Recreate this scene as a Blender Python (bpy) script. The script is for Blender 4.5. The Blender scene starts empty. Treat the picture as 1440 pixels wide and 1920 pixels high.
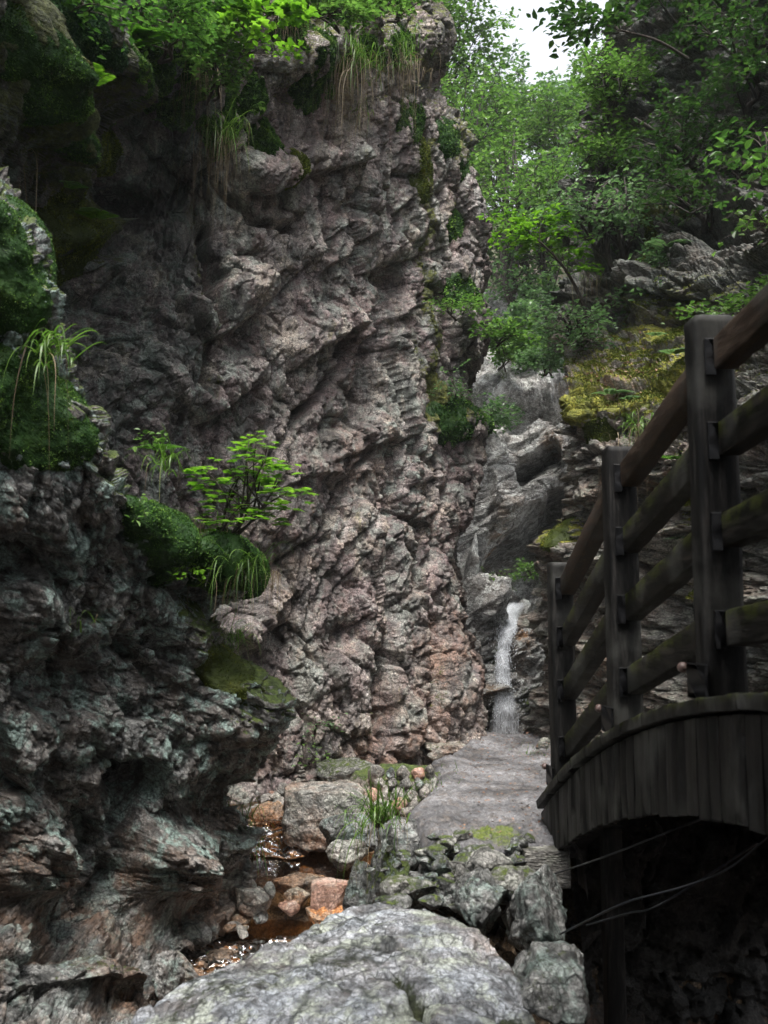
import bpy, bmesh, math, random
import numpy as np
from mathutils import Vector

S = bpy.context.scene
C = S.collection
PI = math.pi

# ------------------------------------------------------------------ camera, sky, sun, exposure
CZ = 2.0                       # eye height above the reference level
F = 1867.0                     # focal length in photo pixels (35 mm on a 36 mm tall frame)
TILT = math.atan(213.0 / F)
cam_d = bpy.data.cameras.new("Camera")
cam = bpy.data.objects.new("Camera", cam_d)
C.objects.link(cam)
cam.location = (0, 0, CZ)
cam.rotation_euler = (PI / 2 + TILT, 0, 0)
cam_d.sensor_fit = 'VERTICAL'
cam_d.sensor_height = 36.0
cam_d.sensor_width = 27.0
cam_d.lens = 35.0
cam_d.clip_start = 0.05
cam_d.clip_end = 400.0
cam_d.dof.use_dof = True
cam_d.dof.focus_distance = 8.5
cam_d.dof.aperture_fstop = 4.5
S.camera = cam

SUN_EL, SUN_AZ = math.radians(68), math.radians(174)      # azimuth measured clockwise from +Y (north)
wd = bpy.data.worlds.new("World")
S.world = wd
wd.use_nodes = True
wn, wl = wd.node_tree.nodes, wd.node_tree.links
bg = wn["Background"]
sky = wn.new("ShaderNodeTexSky")
sky.sky_type = 'NISHITA'
sky.sun_disc = False
sky.sun_elevation = SUN_EL
sky.sun_rotation = SUN_AZ
sky.air_density = 1.0
sky.dust_density = 4.0
hs = wn.new("ShaderNodeHueSaturation")                    # overcast: the blue is mostly gone
hs.inputs['Saturation'].default_value = 0.22
wl.new(sky.outputs[0], hs.inputs['Color'])
wl.new(hs.outputs[0], bg.inputs[0])
bg.inputs[1].default_value = 0.11
sun_d = bpy.data.lights.new("Sun", 'SUN')
sun_d.energy = 1.5
sun_d.angle = math.radians(20)
sun_d.color = (1.0, 0.965, 0.92)
sun = bpy.data.objects.new("Sun", sun_d)
C.objects.link(sun)
sd = Vector((math.sin(SUN_AZ) * math.cos(SUN_EL), math.cos(SUN_AZ) * math.cos(SUN_EL), math.sin(SUN_EL)))
sun.rotation_euler = sd.to_track_quat('Z', 'Y').to_euler()
sun.location = (0, 0, 30)
S.view_settings.view_transform = 'Standard'
S.view_settings.look = 'None'
S.view_settings.gamma = 1.0
S.view_settings.exposure = 2.0
S.cycles.max_bounces = 6
S.cycles.diffuse_bounces = 3
S.cycles.transparent_max_bounces = 12
S.cycles.use_denoising = True

# ------------------------------------------------------------------ geometry helpers
def R(px, py, Y):
    """The point at distance Y along the gorge that the photo shows at (px, py)."""
    px, py, Y = np.asarray(px, float), np.asarray(py, float), np.asarray(Y, float)
    u, v = (px - 720) / F, (960 - py) / F
    dy = math.cos(TILT) - v * math.sin(TILT)
    dz = math.sin(TILT) + v * math.cos(TILT)
    s = Y / dy
    return np.stack(np.broadcast_arrays(u * s, Y, dz * s + CZ), -1)

def U32(a):
    return a.astype(np.int64).astype(np.uint32)

def hash3(ix, iy, iz, seed):
    h = ix * np.uint32(374761393) + iy * np.uint32(668265263) + iz * np.uint32(2246822519) + np.uint32((seed * 3266489917) & 0xffffffff)
    h = (h ^ (h >> np.uint32(13))) * np.uint32(1274126177)
    h = (h ^ (h >> np.uint32(15))) * np.uint32(2654435761)
    return h ^ (h >> np.uint32(16))

def u01(h, s):
    return ((h >> np.uint32(s)) & np.uint32(1023)).astype(np.float32) / 1023.0

def perlin(p, seed=0):
    p = p.astype(np.float32)
    i = np.floor(p)
    f = p - i
    i = U32(i)
    w = f * f * f * (f * (f * 6 - 15) + 10)
    out = np.zeros(len(p), np.float32)
    for dx in (0, 1):
        wx = w[:, 0] if dx else 1 - w[:, 0]
        for dy in (0, 1):
            wy = w[:, 1] if dy else 1 - w[:, 1]
            for dz in (0, 1):
                wz = w[:, 2] if dz else 1 - w[:, 2]
                h = hash3(i[:, 0] + np.uint32(dx), i[:, 1] + np.uint32(dy), i[:, 2] + np.uint32(dz), seed)
                g = (u01(h, 0) - .5) * (f[:, 0] - dx) + (u01(h, 10) - .5) * (f[:, 1] - dy) + (u01(h, 20) - .5) * (f[:, 2] - dz)
                out += g * wx * wy * wz
    return out * 2.2

def fbm(p, octv=4, seed=0, gain=.5, ridged=False):
    out = np.zeros(len(p), np.float32)
    a, fr = 1.0, 1.0
    for o in range(octv):
        n = perlin(p * fr + o * 17.3, seed + o)
        out += a * ((0.35 - np.abs(n)) * 1.6 if ridged else n)
        a *= gain
        fr *= 2.03
    return out

def vor(q, seed):
    q = q.astype(np.float32)
    i = np.floor(q)
    f = q - i
    i = U32(i)
    n = len(q)
    F1 = np.full(n, 9, np.float32)
    F2 = F1.copy()
    bid = np.zeros(n, np.uint32)
    bv = np.zeros((n, 3), np.float32)
    for dx in (-1, 0, 1):
        for dy in (-1, 0, 1):
            for dz in (-1, 0, 1):
                h = hash3(i[:, 0] + np.uint32(dx & 0xffffffff), i[:, 1] + np.uint32(dy & 0xffffffff), i[:, 2] + np.uint32(dz & 0xffffffff), seed)
                v = np.stack([f[:, 0] - dx - u01(h, 0), f[:, 1] - dy - u01(h, 10), f[:, 2] - dz - u01(h, 20)], -1)
                d = (v * v).sum(-1)
                m = d < F1
                F2 = np.where(m, F1, np.minimum(F2, d))
                F1 = np.where(m, d, F1)
                bid = np.where(m, h, bid)
                bv = np.where(m[:, None], v, bv)
    return np.sqrt(F1), np.sqrt(F2), bid, bv

def facets(p, size, seed, M=None, crack=.35, cw=.09, lean=0.0):
    """Broken-rock relief in units of size: every cell is a tilted flat face, with grooves between the cells."""
    q = (p @ M if M is not None else p) / size
    f1, f2, h, v = vor(q, seed)
    h2 = hash3(h, h >> np.uint32(7), h << np.uint32(3), seed + 5)
    out = (u01(h2, 0) - .5) * .9 + ((u01(h2, 10) - .5) * v[:, 0] + (u01(h2, 20) - .5) * v[:, 1] + (u01(h, 5) - .5) * v[:, 2]) * 1.5
    if lean:                                              # blocks jut out at their lower edge
        zd = np.array([0, 0, 1.0]) @ (M if M is not None else np.eye(3))
        out = out - lean * (v @ (zd / np.linalg.norm(zd)))
    return out - crack * np.exp(-((f2 - f1) / cw) ** 2)

def rot3(ax, ay, az):
    cx, sx, cy, sy, cz, sz = math.cos(ax), math.sin(ax), math.cos(ay), math.sin(ay), math.cos(az), math.sin(az)
    return np.array([[1, 0, 0], [0, cx, -sx], [0, sx, cx]]) @ np.array([[cy, 0, sy], [0, 1, 0], [-sy, 0, cy]]) @ np.array([[cz, -sz, 0], [sz, cz, 0], [0, 0, 1]])

def rock_relief(p, spec, M=None, seed=0, warp=.25, wscale=1.6, lean=0.0, crack=.35, cw=.09):
    w = np.stack([fbm(p * wscale + k * 31.7, 3, seed + 40 + k) for k in range(3)], -1) * warp
    q = p + w
    d = np.zeros(len(p), np.float32)
    for k, (size, amp) in enumerate(spec):
        d += amp * facets(q, size, seed + 11 * k, M, crack, cw, lean)
    return d

def mesh_np(name, V, faces, mat=None, smooth=True, attrs=None):
    """faces: list of (n,k) int arrays."""
    me = bpy.data.meshes.new(name)
    V = np.ascontiguousarray(V, np.float32)
    me.vertices.add(len(V))
    me.vertices.foreach_set("co", V.ravel())
    faces = [np.asarray(f) for f in faces if len(f)]
    nl = sum(f.size for f in faces)
    npoly = sum(len(f) for f in faces)
    me.loops.add(nl)
    me.loops.foreach_set("vertex_index", np.concatenate([f.ravel() for f in faces]).astype(np.int32))
    me.polygons.add(npoly)
    tot = np.concatenate([np.full(len(f), f.shape[1]) for f in faces])
    st = np.concatenate([[0], np.cumsum(tot)[:-1]])
    me.polygons.foreach_set("loop_start", st.astype(np.int32))
    me.polygons.foreach_set("loop_total", tot.astype(np.int32))
    me.polygons.foreach_set("use_smooth", np.full(npoly, smooth))
    if attrs:
        for k, a in attrs.items():
            a = np.asarray(a, np.float32)
            if a.ndim == 1:
                at = me.attributes.new(k, 'FLOAT', 'POINT')
                at.data.foreach_set("value", a)
            else:
                at = me.attributes.new(k, 'FLOAT_COLOR', 'POINT')
                at.data.foreach_set("color", np.concatenate([a, np.ones((len(a), 1), np.float32)], 1).ravel())
    me.update(calc_edges=True)
    if mat:
        me.materials.append(mat)
    return me

def obj(name, V, faces, mat, parent=None, origin=None, smooth=True, attrs=None):
    V = np.asarray(V, float)
    o = bpy.data.objects.new(name, None)
    bpy.data.objects.remove(o)
    if parent is not None:
        org = np.array(parent['_org'][:])
    else:
        org = np.array(origin if origin is not None else [V[:, 0].mean(), V[:, 1].mean(), V[:, 2].min()])
    o = bpy.data.objects.new(name, mesh_np(name, V - org, faces, mat, smooth, attrs))
    C.objects.link(o)
    if parent is not None:
        o.parent = parent
    else:
        o.location = org
    o['_org'] = [float(x) for x in org]
    return o

def empty(name, loc):
    o = bpy.data.objects.new(name, None)
    C.objects.link(o)
    o.location = [float(x) for x in loc]
    o.empty_display_size = .1
    o['_org'] = [float(x) for x in loc]
    return o

def tag(o, label=None, cat=None, group=None, kind=None):
    if label: o['label'] = label
    if cat: o['category'] = cat
    if group: o['group'] = group
    if kind: o['kind'] = kind
    return o

def grid_faces(nr, nc):
    a = np.arange(nr * nc).reshape(nr, nc)
    return np.stack([a[:-1, :-1], a[:-1, 1:], a[1:, 1:], a[1:, :-1]], -1).reshape(-1, 4)

class MB:
    """Collects pieces for ONE mesh."""
    def __init__(s): s.V, s.F, s.n, s.A = [], {}, 0, []
    def add(s, V, faces, a=None):
        V = np.asarray(V, float)
        for f in faces:
            f = np.asarray(f)
            if len(f): s.F.setdefault(f.shape[1], []).append(f + s.n)
        s.V.append(V)
        s.A.append(np.full(len(V), .5) if a is None else (np.full(len(V), a) if np.isscalar(a) else a))
        s.n += len(V)
        return s
    def build(s, name, mat, parent=None, origin=None, smooth=True):
        return obj(name, np.concatenate(s.V), [np.concatenate(v) for v in s.F.values()], mat, parent, origin, smooth, {'tint': np.concatenate(s.A)})

def tube(P, r, k=6, cap=True):
    P = np.asarray(P, float)
    n = len(P)
    r = np.broadcast_to(np.asarray(r, float), (n,))
    T = np.gradient(P, axis=0)
    T /= np.linalg.norm(T, axis=1)[:, None] + 1e-9
    ref = np.array([0, 0, 1.0]) if abs(T[:, 2].mean()) < .8 else np.array([1.0, 0, 0])
    A = np.cross(T, ref)
    A /= np.linalg.norm(A, axis=1)[:, None] + 1e-9
    B = np.cross(T, A)
    th = np.arange(k) * 2 * PI / k
    V = P[:, None] + r[:, None, None] * (np.cos(th)[None, :, None] * A[:, None] + np.sin(th)[None, :, None] * B[:, None])
    V = V.reshape(-1, 3)
    a = np.arange(n * k).reshape(n, k)
    f = np.stack([a[:-1], np.roll(a[:-1], -1, 1), np.roll(a[1:], -1, 1), a[1:]], -1).reshape(-1, 4)
    fs = [f]
    if cap:
        V = np.concatenate([V, P[:1], P[-1:]])
        fs.append(np.concatenate([np.stack([np.roll(a[0], -1), a[0], np.full(k, n * k)], -1), np.stack([a[-1], np.roll(a[-1], -1), np.full(k, n * k + 1)], -1)]))
    return V, fs

def spline(P, n):
    """Smooth curve through the points P."""
    P = np.asarray(P, float)
    m = len(P)
    t = np.linspace(0, m - 1 - 1e-6, n)
    i = t.astype(int)
    f = (t - i)[:, None]
    g = lambda k: P[np.clip(k, 0, m - 1)]
    p0, p1, p2, p3 = g(i - 1), g(i), g(i + 1), g(i + 2)
    return .5 * (2 * p1 + (p2 - p0) * f + (2 * p0 - 5 * p1 + 4 * p2 - p3) * f ** 2 + (3 * p1 - p0 - 3 * p2 + p3) * f ** 3)

def up_axis(A, subs, axis):
    """Catmull-Rom refinement of a control grid along one axis; subs[k] samples in segment k."""
    A = np.moveaxis(A, axis, 0)
    m = len(A)
    ii = np.concatenate([np.full(s, k) for k, s in enumerate(subs)] + [[m - 2]])
    ff = np.concatenate([np.arange(s) / s for s in subs] + [[1.0]])
    g = lambda k: A[np.clip(k, 0, m - 1)]
    f = ff.reshape((-1,) + (1,) * (A.ndim - 1))
    p0, p1, p2, p3 = g(ii - 1), g(ii), g(ii + 1), g(ii + 2)
    # monotone-ish tangents keep sharp control rows from overshooting
    out = p1 + .5 * f * ((p2 - p0) + f * (2 * p0 - 5 * p1 + 4 * p2 - p3 + f * (3 * p1 - p0 - 3 * p2 + p3)))
    return np.moveaxis(out, 0, axis)

def bilerp(xs, ys, T, x, y):
    xs, ys, T = np.asarray(xs, float), np.asarray(ys, float), np.asarray(T, float)
    i = np.clip(np.searchsorted(xs, x) - 1, 0, len(xs) - 2)
    j = np.clip(np.searchsorted(ys, y) - 1, 0, len(ys) - 2)
    fx = np.clip((x - xs[i]) / (xs[i + 1] - xs[i]), 0, 1)
    fy = np.clip((y - ys[j]) / (ys[j + 1] - ys[j]), 0, 1)
    return (T[j, i] * (1 - fx) + T[j, i + 1] * fx) * (1 - fy) + (T[j + 1, i] * (1 - fx) + T[j + 1, i + 1] * fx) * fy

def sstep(a, b, x):
    t = np.clip((x - a) / (b - a), 0, 1)
    return t * t * (3 - 2 * t)

# ------------------------------------------------------------------ materials
def newmat(name):
    m = bpy.data.materials.new(name)
    m.use_nodes = True
    nt = m.node_tree
    b = nt.nodes["Principled BSDF"]
    return m, nt.nodes, nt.links, b

def mixc(N, L, fac, a, b, mode='MIX'):
    m = N.new("ShaderNodeMix")
    m.data_type = 'RGBA'
    m.blend_type = mode
    for s, v in ((m.inputs[0], fac), (m.inputs[6], a), (m.inputs[7], b)):
        if hasattr(v, 'links') or hasattr(v, 'is_linked'):
            L.new(v, s)
        elif isinstance(v, (int, float)):
            s.default_value = v
        else:
            s.default_value = (*v, 1)
    return m.outputs[2]

def noise(N, L, vec, scale, detail=6, rough=.55, dist=0.0):
    n = N.new("ShaderNodeTexNoise")
    n.inputs['Scale'].default_value = scale
    n.inputs['Detail'].default_value = detail
    n.inputs['Roughness'].default_value = rough
    n.inputs['Distortion'].default_value = dist
    L.new(vec, n.inputs['Vector'])
    return n.outputs[0]

def ramp(N, L, fac, stops):
    r = N.new("ShaderNodeValToRGB")
    e = r.color_ramp.elements
    while len(e) < len(stops): e.new(.5)
    for k, (p, c) in enumerate(stops):
        e[k].position = p
        e[k].color = (*c, 1) if not isinstance(c, (int, float)) else (c, c, c, 1)
    L.new(fac, r.inputs[0])
    return r.outputs[0]

def math_(N, L, op, a, b=None, clamp=False):
    m = N.new("ShaderNodeMath")
    m.operation = op
    m.use_clamp = clamp
    for k, v in enumerate((a, b)):
        if v is None: continue
        if isinstance(v, (int, float)): m.inputs[k].default_value = v
        else: L.new(v, m.inputs[k])
    return m.outputs[0]

def pos_vec(N, L, scale=(1, 1, 1), rot=(0, 0, 0)):
    g = N.new("ShaderNodeNewGeometry")
    mp = N.new("ShaderNodeMapping")
    mp.inputs['Scale'].default_value = scale
    mp.inputs['Rotation'].default_value = rot
    L.new(g.outputs['Position'], mp.inputs['Vector'])
    return mp.outputs[0]

def rock_mat(name, c1, c2, c3, lichen=(.30, .34, .29), rust=(.24, .11, .05), moss=(.05, .075, .012), rough=(.34, .7), bump=.75, veins=None, lich_amt=.5, streak=0, patches=None, strata=(1, 1, 1), srot=(0, 0, 0)):
    """c1 dark, c2 main, c3 light stone; the mesh's 'mask' attribute carries moss, lichen and rust (R, G, B)."""
    m, N, L, b = newmat(name)
    P = pos_vec(N, L)
    Ps = pos_vec(N, L, strata, srot)
    at = N.new("ShaderNodeAttribute")
    at.attribute_name = 'mask'
    sep = N.new("ShaderNodeSeparateColor")
    L.new(at.outputs['Color'], sep.inputs[0])
    big = noise(N, L, Ps, 1.7, 8, .62, .6)
    base = ramp(N, L, big, [(.34, c1), (.46, c2), (.60, c2), (.70, c3)])
    mid = noise(N, L, Ps, 9, 8, .65, .4)
    base = mixc(N, L, ramp(N, L, mid, [(.42, 0.), (.62, .85)]), base, c3)
    base = mixc(N, L, ramp(N, L, noise(N, L, Ps, 5.3, 9, .7), [(.38, .8), (.52, 0.)]), base, c1)
    if patches:                                            # beds of differently coloured stone
        for k, (pc, sc_, lo, hi, am) in enumerate(patches):
            pn = noise(N, L, pos_vec(N, L, (1, 1, .55), (.3, .35, k * 1.3)), sc_, 9, .68, .5)
            base = mixc(N, L, ramp(N, L, pn, [(lo, 0.), (hi, am)]), base, mixc(N, L, ramp(N, L, mid, [(.4, 0.), (.62, 1.)]), tuple(x * .7 for x in pc), tuple(min(.8, x * 1.35) for x in pc)))
    # rust and lichen patches
    rn = noise(N, L, P, 3.1, 8, .65)
    rf = math_(N, L, 'MULTIPLY', ramp(N, L, rn, [(.40, 0.), (.60, 1.)]), sep.outputs[2], True)
    base = mixc(N, L, rf, base, mixc(N, L, mid, rust, tuple(x * 1.7 for x in rust)))
    ln = noise(N, L, P, 7.0, 10, .72, .3)
    lf = math_(N, L, 'MULTIPLY', ramp(N, L, ln, [(.50, 0.), (.58, 1.)]), math_(N, L, 'ADD', sep.outputs[1], lich_amt * .5, True), True)
    base = mixc(N, L, lf, base, lichen)
    # speckle of grains
    sp = noise(N, L, P, 70, 6, .75)
    base = mixc(N, L, .9, base, ramp(N, L, sp, [(.36, .30), (.5, .95), (.64, 1.75)]), 'MULTIPLY')
    if veins:
        vn = N.new("ShaderNodeTexVoronoi")
        vn.feature = 'DISTANCE_TO_EDGE'
        vn.inputs['Scale'].default_value = veins[0]
        wv = mixc(N, L, .16, P, noise(N, L, P, 3.0, 6))
        nn = N.new("ShaderNodeTexNoise"); nn.inputs['Scale'].default_value = 3.2; nn.inputs['Detail'].default_value = 7
        L.new(P, nn.inputs['Vector'])
        wv = mixc(N, L, .22, P, nn.outputs[1])
        L.new(wv, vn.inputs['Vector'])
        vf = math_(N, L, 'MULTIPLY', ramp(N, L, vn.outputs[0], [(0.0, 1.), (veins[2], 0.)]), ramp(N, L, noise(N, L, P, 2.1, 4), [(.40, 0.), (.52, .9)]))
        base = mixc(N, L, vf, base, veins[1])
    if streak:
        sn = noise(N, L, pos_vec(N, L, (5.5, 5.5, .55)), 1.0, 7, .6, .4)
        base = mixc(N, L, ramp(N, L, sn, [(.50, 0.), (.60, streak)]), base, tuple(x * 1.3 for x in c1))
    # dark hairline fractures
    for vs, wd_, fa in ((6.5, .035, .85), (15., .055, .8), (34., .08, .7)):
        cv = N.new("ShaderNodeTexVoronoi")
        cv.feature = 'DISTANCE_TO_EDGE'
        cv.inputs['Scale'].default_value = vs
        L.new(mixc(N, L, .9 / vs, Ps, N_color(N, L, P, vs * .55)), cv.inputs['Vector'])
        cf = math_(N, L, 'MULTIPLY', ramp(N, L, cv.outputs[0], [(0.0, fa), (wd_, 0.)]), ramp(N, L, noise(N, L, P, vs * .3, 3), [(.42, 0.), (.56, 1.)]))
        base = mixc(N, L, cf, base, tuple(x * .6 for x in c1))
    # moss
    mn = noise(N, L, P, 26, 8, .7)
    mf = ramp(N, L, math_(N, L, 'ADD', sep.outputs[0], math_(N, L, 'MULTIPLY', math_(N, L, 'SUBTRACT', mn, .5), 1.1)), [(.42, 0.), (.58, 1.)])
    mc = ramp(N, L, noise(N, L, P, 60, 6, .7), [(.32, tuple(x * .45 for x in moss)), (.5, moss), (.68, tuple(x * 1.9 for x in moss))])
    mc = mixc(N, L, .85, mc, ramp(N, L, noise(N, L, P, 13, 7, .7), [(.36, (.35, .4, .4)), (.5, (1, 1, 1)), (.64, (1.7, 1.5, 1.2))]), 'MULTIPLY')
    base = mixc(N, L, mf, base, mc)
    # shade painted into the stone: the 'wet' mask darkens shadowed parts of the cliffs
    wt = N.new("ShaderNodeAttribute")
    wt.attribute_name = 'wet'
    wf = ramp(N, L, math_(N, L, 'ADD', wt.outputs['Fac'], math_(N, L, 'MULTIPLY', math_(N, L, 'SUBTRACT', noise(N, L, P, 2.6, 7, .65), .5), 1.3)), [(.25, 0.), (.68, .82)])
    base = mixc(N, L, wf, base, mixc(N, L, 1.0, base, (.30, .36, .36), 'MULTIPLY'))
    L.new(base, b.inputs['Base Color'])
    rg = ramp(N, L, noise(N, L, P, 5, 6), [(.38, rough[0]), (.62, rough[1])])
    L.new(mixc(N, L, mf, rg, (.8, .8, .8)), b.inputs['Roughness'])
    b.inputs['Specular IOR Level'].default_value = .5
    # fine relief
    h1 = noise(N, L, Ps, 30, 12, .68, .2)
    vv = N.new("ShaderNodeTexVoronoi")
    vv.inputs['Scale'].default_value = 34
    L.new(mixc(N, L, .06, Ps, N_color(N, L, P, 20)), vv.inputs['Vector'])
    hh = math_(N, L, 'ADD', h1, math_(N, L, 'MULTIPLY', vv.outputs[0], .45))
    hh = math_(N, L, 'ADD', hh, math_(N, L, 'MULTIPLY', math_(N, L, 'MULTIPLY', mf, mn), 1.2))
    bp = N.new("ShaderNodeBump")
    bp.inputs['Strength'].default_value = bump
    bp.inputs['Distance'].default_value = .03
    L.new(hh, bp.inputs['Height'])
    L.new(bp.outputs[0], b.inputs['Normal'])
    return m

def N_color(N, L, vec, scale):
    n = N.new("ShaderNodeTexNoise")
    n.inputs['Scale'].default_value = scale
    L.new(vec, n.inputs['Vector'])
    return n.outputs[1]

def leaf_mat(name, dark, mid, light, trans=.45, gloss=.35):
    m, N, L, b = newmat(name)
    at = N.new("ShaderNodeAttribute")
    at.attribute_name = 'tint'
    col = ramp(N, L, at.outputs['Fac'], [(0.05, dark), (.5, mid), (.95, light)])
    L.new(col, b.inputs['Base Color'])
    b.inputs['Roughness'].default_value = gloss
    b.inputs['Specular IOR Level'].default_value = .35
    t = N.new("ShaderNodeBsdfTranslucent")
    L.new(mixc(N, L, 1.0, col, (1.2, 1.4, .9), 'MULTIPLY'), t.inputs[0])
    mx = N.new("ShaderNodeMixShader")
    mx.inputs[0].default_value = trans
    L.new(b.outputs[0], mx.inputs[1])
    L.new(t.outputs[0], mx.inputs[2])
    L.new(mx.outputs[0], N["Material Output"].inputs[0])
    return m

def simple_mat(name, stops, scale=(8, 8, 8), nscale=3.0, rough=.7, bump=.3, bscale=3.0, metallic=0, spec=.5, dist=.02):
    m, N, L, b = newmat(name)
    P = pos_vec(N, L, scale)
    n = noise(N, L, P, nscale, 9, .65, .3)
    L.new(ramp(N, L, n, stops), b.inputs['Base Color'])
    b.inputs['Roughness'].default_value = rough
    b.inputs['Metallic'].default_value = metallic
    b.inputs['Specular IOR Level'].default_value = spec
    bp = N.new("ShaderNodeBump")
    bp.inputs['Strength'].default_value = bump
    bp.inputs['Distance'].default_value = dist
    L.new(noise(N, L, P, bscale, 10, .7), bp.inputs['Height'])
    L.new(bp.outputs[0], b.inputs['Normal'])
    return m

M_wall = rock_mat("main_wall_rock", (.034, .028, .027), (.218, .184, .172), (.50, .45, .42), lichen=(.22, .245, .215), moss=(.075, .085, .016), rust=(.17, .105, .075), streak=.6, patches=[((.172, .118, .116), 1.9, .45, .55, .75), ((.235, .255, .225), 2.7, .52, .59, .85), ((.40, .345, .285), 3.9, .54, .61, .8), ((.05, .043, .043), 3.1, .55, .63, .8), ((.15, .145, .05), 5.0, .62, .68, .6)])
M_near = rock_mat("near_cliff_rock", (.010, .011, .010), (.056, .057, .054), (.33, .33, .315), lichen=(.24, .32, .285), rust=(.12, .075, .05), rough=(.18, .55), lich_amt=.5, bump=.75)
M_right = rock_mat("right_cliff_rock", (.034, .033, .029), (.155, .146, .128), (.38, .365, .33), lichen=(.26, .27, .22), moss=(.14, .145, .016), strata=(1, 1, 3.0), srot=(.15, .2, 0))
M_back = rock_mat("back_wall_rock", (.04, .042, .04), (.21, .208, .20), (.48, .475, .455), lichen=(.60, .61, .58), rust=(.28, .15, .06), moss=(.06, .09, .012), strata=(1, 1, 2.0), srot=(.1, -.5, 0), rough=(.3, .6))
M_boulder = rock_mat("boulder_rock", (.045, .045, .04), (.17, .165, .15), (.40, .39, .36), lichen=(.36, .37, .32), veins=(2.3, (.03, .035, .03), .035))
M_front = rock_mat("front_boulder_rock", (.022, .025, .027), (.115, .126, .138), (.42, .45, .49), lichen=(.33, .36, .29), veins=(3.4, (.018, .022, .018), .05), rough=(.22, .5), rust=(.20, .12, .065), moss=(.016, .022, .007), bump=.6)
M_wet = rock_mat("wet_stream_rock", (.04, .03, .022), (.16, .11, .075), (.34, .26, .19), rust=(.30, .13, .045), rough=(.12, .4), lich_amt=.15)
M_red = rock_mat("reddish_stone", (.16, .085, .06), (.32, .18, .13), (.46, .32, .26), rust=(.3, .13, .06), rough=(.3, .6), lich_amt=.1, bump=.3)
# ------------------------------------------------------------------ cliffs: curved sheets in real space, broken up by facets
SHEETS = {}

def cliff(name, rows, cols_fn, step, relief, mask_fn, mat, feats=(), seed=1, shade_fn=None):
    """rows: list of py; cols_fn(py) -> list of (px, Y).  Relief displaces along the sheet's own normal."""
    ctrl = []
    for py in rows:
        cs = cols_fn(py)
        ctrl.append([np.concatenate([R(px, py, Y), [px, py]]) for px, Y in cs])
    A = np.array(ctrl)
    sr = [max(2, int(abs(rows[k + 1] - rows[k]) / (step if 0 <= rows[k + 1] and rows[k] <= 1920 else step * 5))) for k in range(len(rows) - 1)]
    d = np.hypot(np.diff(A[..., 3], axis=1), np.diff(A[..., 1], axis=1) * 90).mean(0)
    vis = lambda k: (A[:, k + 1, 3].max() > -30 and A[:, k, 3].min() < 1470)
    sc = [max(3, int(d[k] / (step if vis(k) else step * 4))) for k in range(A.shape[1] - 1)]
    B = up_axis(up_axis(A, sr, 0), sc, 1)
    nr, nc = B.shape[:2]
    P = B[..., :3]
    du, dv = np.gradient(P, axis=1), np.gradient(P, axis=0)
    Nn = np.cross(du, dv)
    Nn /= np.linalg.norm(Nn, axis=-1)[..., None] + 1e-12
    # smooth the base normals
    for _ in range(6):
        Nn[1:-1] = (Nn[:-2] + 2 * Nn[1:-1] + Nn[2:]) / 4
        Nn[:, 1:-1] = (Nn[:, :-2] + 2 * Nn[:, 1:-1] + Nn[:, 2:]) / 4
    Nn /= np.linalg.norm(Nn, axis=-1)[..., None] + 1e-12
    view = np.array([0, 0, CZ]) - P
    if (Nn * view).sum(-1)[nr // 4: 3 * nr // 4, nc // 4: 3 * nc // 4].mean() < 0: Nn = -Nn
    p, n = P.reshape(-1, 3), Nn.reshape(-1, 3)
    px, py = B[..., 3].ravel(), B[..., 4].ravel()
    disp = relief(p.astype(np.float32), px, py)
    for ft in feats: disp = disp + ft(px, py, p)
    V = p + n * disp[:, None]
    G = V.reshape(nr, nc, 3)
    nn = np.cross(np.gradient(G, axis=1), np.gradient(G, axis=0)).reshape(-1, 3)
    nn /= np.linalg.norm(nn, axis=1)[:, None] + 1e-12
    nn *= np.sign((nn * n).sum(1) + 1e-9)[:, None]
    mask = np.clip(mask_fn(V.astype(np.float32), nn, px, py, disp), 0, 1)
    o = obj(name, V, [grid_faces(nr, nc)], mat, attrs={'mask': mask, 'wet': np.zeros(len(V)) if shade_fn is None else shade_fn(px, py)})  # 'wet' holds the painted shade
    SHEETS[name + str(seed)] = (V, nn, px, py, n, (nr, nc))
    return o

def surf(key, px, py):
    """Surface point and normal of a finished cliff nearest to where the photo shows (px, py)."""
    V, nn, ax, ay = SHEETS[key][:4]
    k = np.argmin((ax - px) ** 2 + (ay - py) ** 2)
    return V[k], nn[k]

def bump(x, y, rx, ry, amp, rot=0, hard=1.0):
    c, s = math.cos(math.radians(rot)), math.sin(math.radians(rot))
    def f(px, py, p):
        w = fbm(p * 1.7, 3, 91).astype(float) * .35
        dx, dy = (px - x), (py - y)
        u, v = (dx * c + dy * s) / rx, (-dx * s + dy * c) / ry
        r = np.sqrt(u * u + v * v) + w
        return amp * (1 - sstep(1 - hard * .8, 1.0 + .15, r))
    return f

def step_line(x0, y0, x1, y1, amp, width=6, fade=60, reach=140):
    """Rock on the upper side of the line stands proud by amp; it fades away over reach pixels above."""
    L_ = math.hypot(x1 - x0, y1 - y0)
    tx, ty = (x1 - x0) / L_, (y1 - y0) / L_
    nx, ny = ty, -tx
    if ny > 0: nx, ny = -nx, -ny
    def f(px, py, p):
        w = fbm(p * 2.3, 4, 77).astype(float) * 22
        a = (px - x0) * tx + (py - y0) * ty
        s = (px - x0) * nx + (py - y0) * ny + w
        along = sstep(-fade, fade * .4, a) * (1 - sstep(L_ - fade * .4, L_ + fade, a))
        return amp * sstep(-width, width, s) * (1 - sstep(reach * .35, reach, s)) * along
    return f

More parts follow.
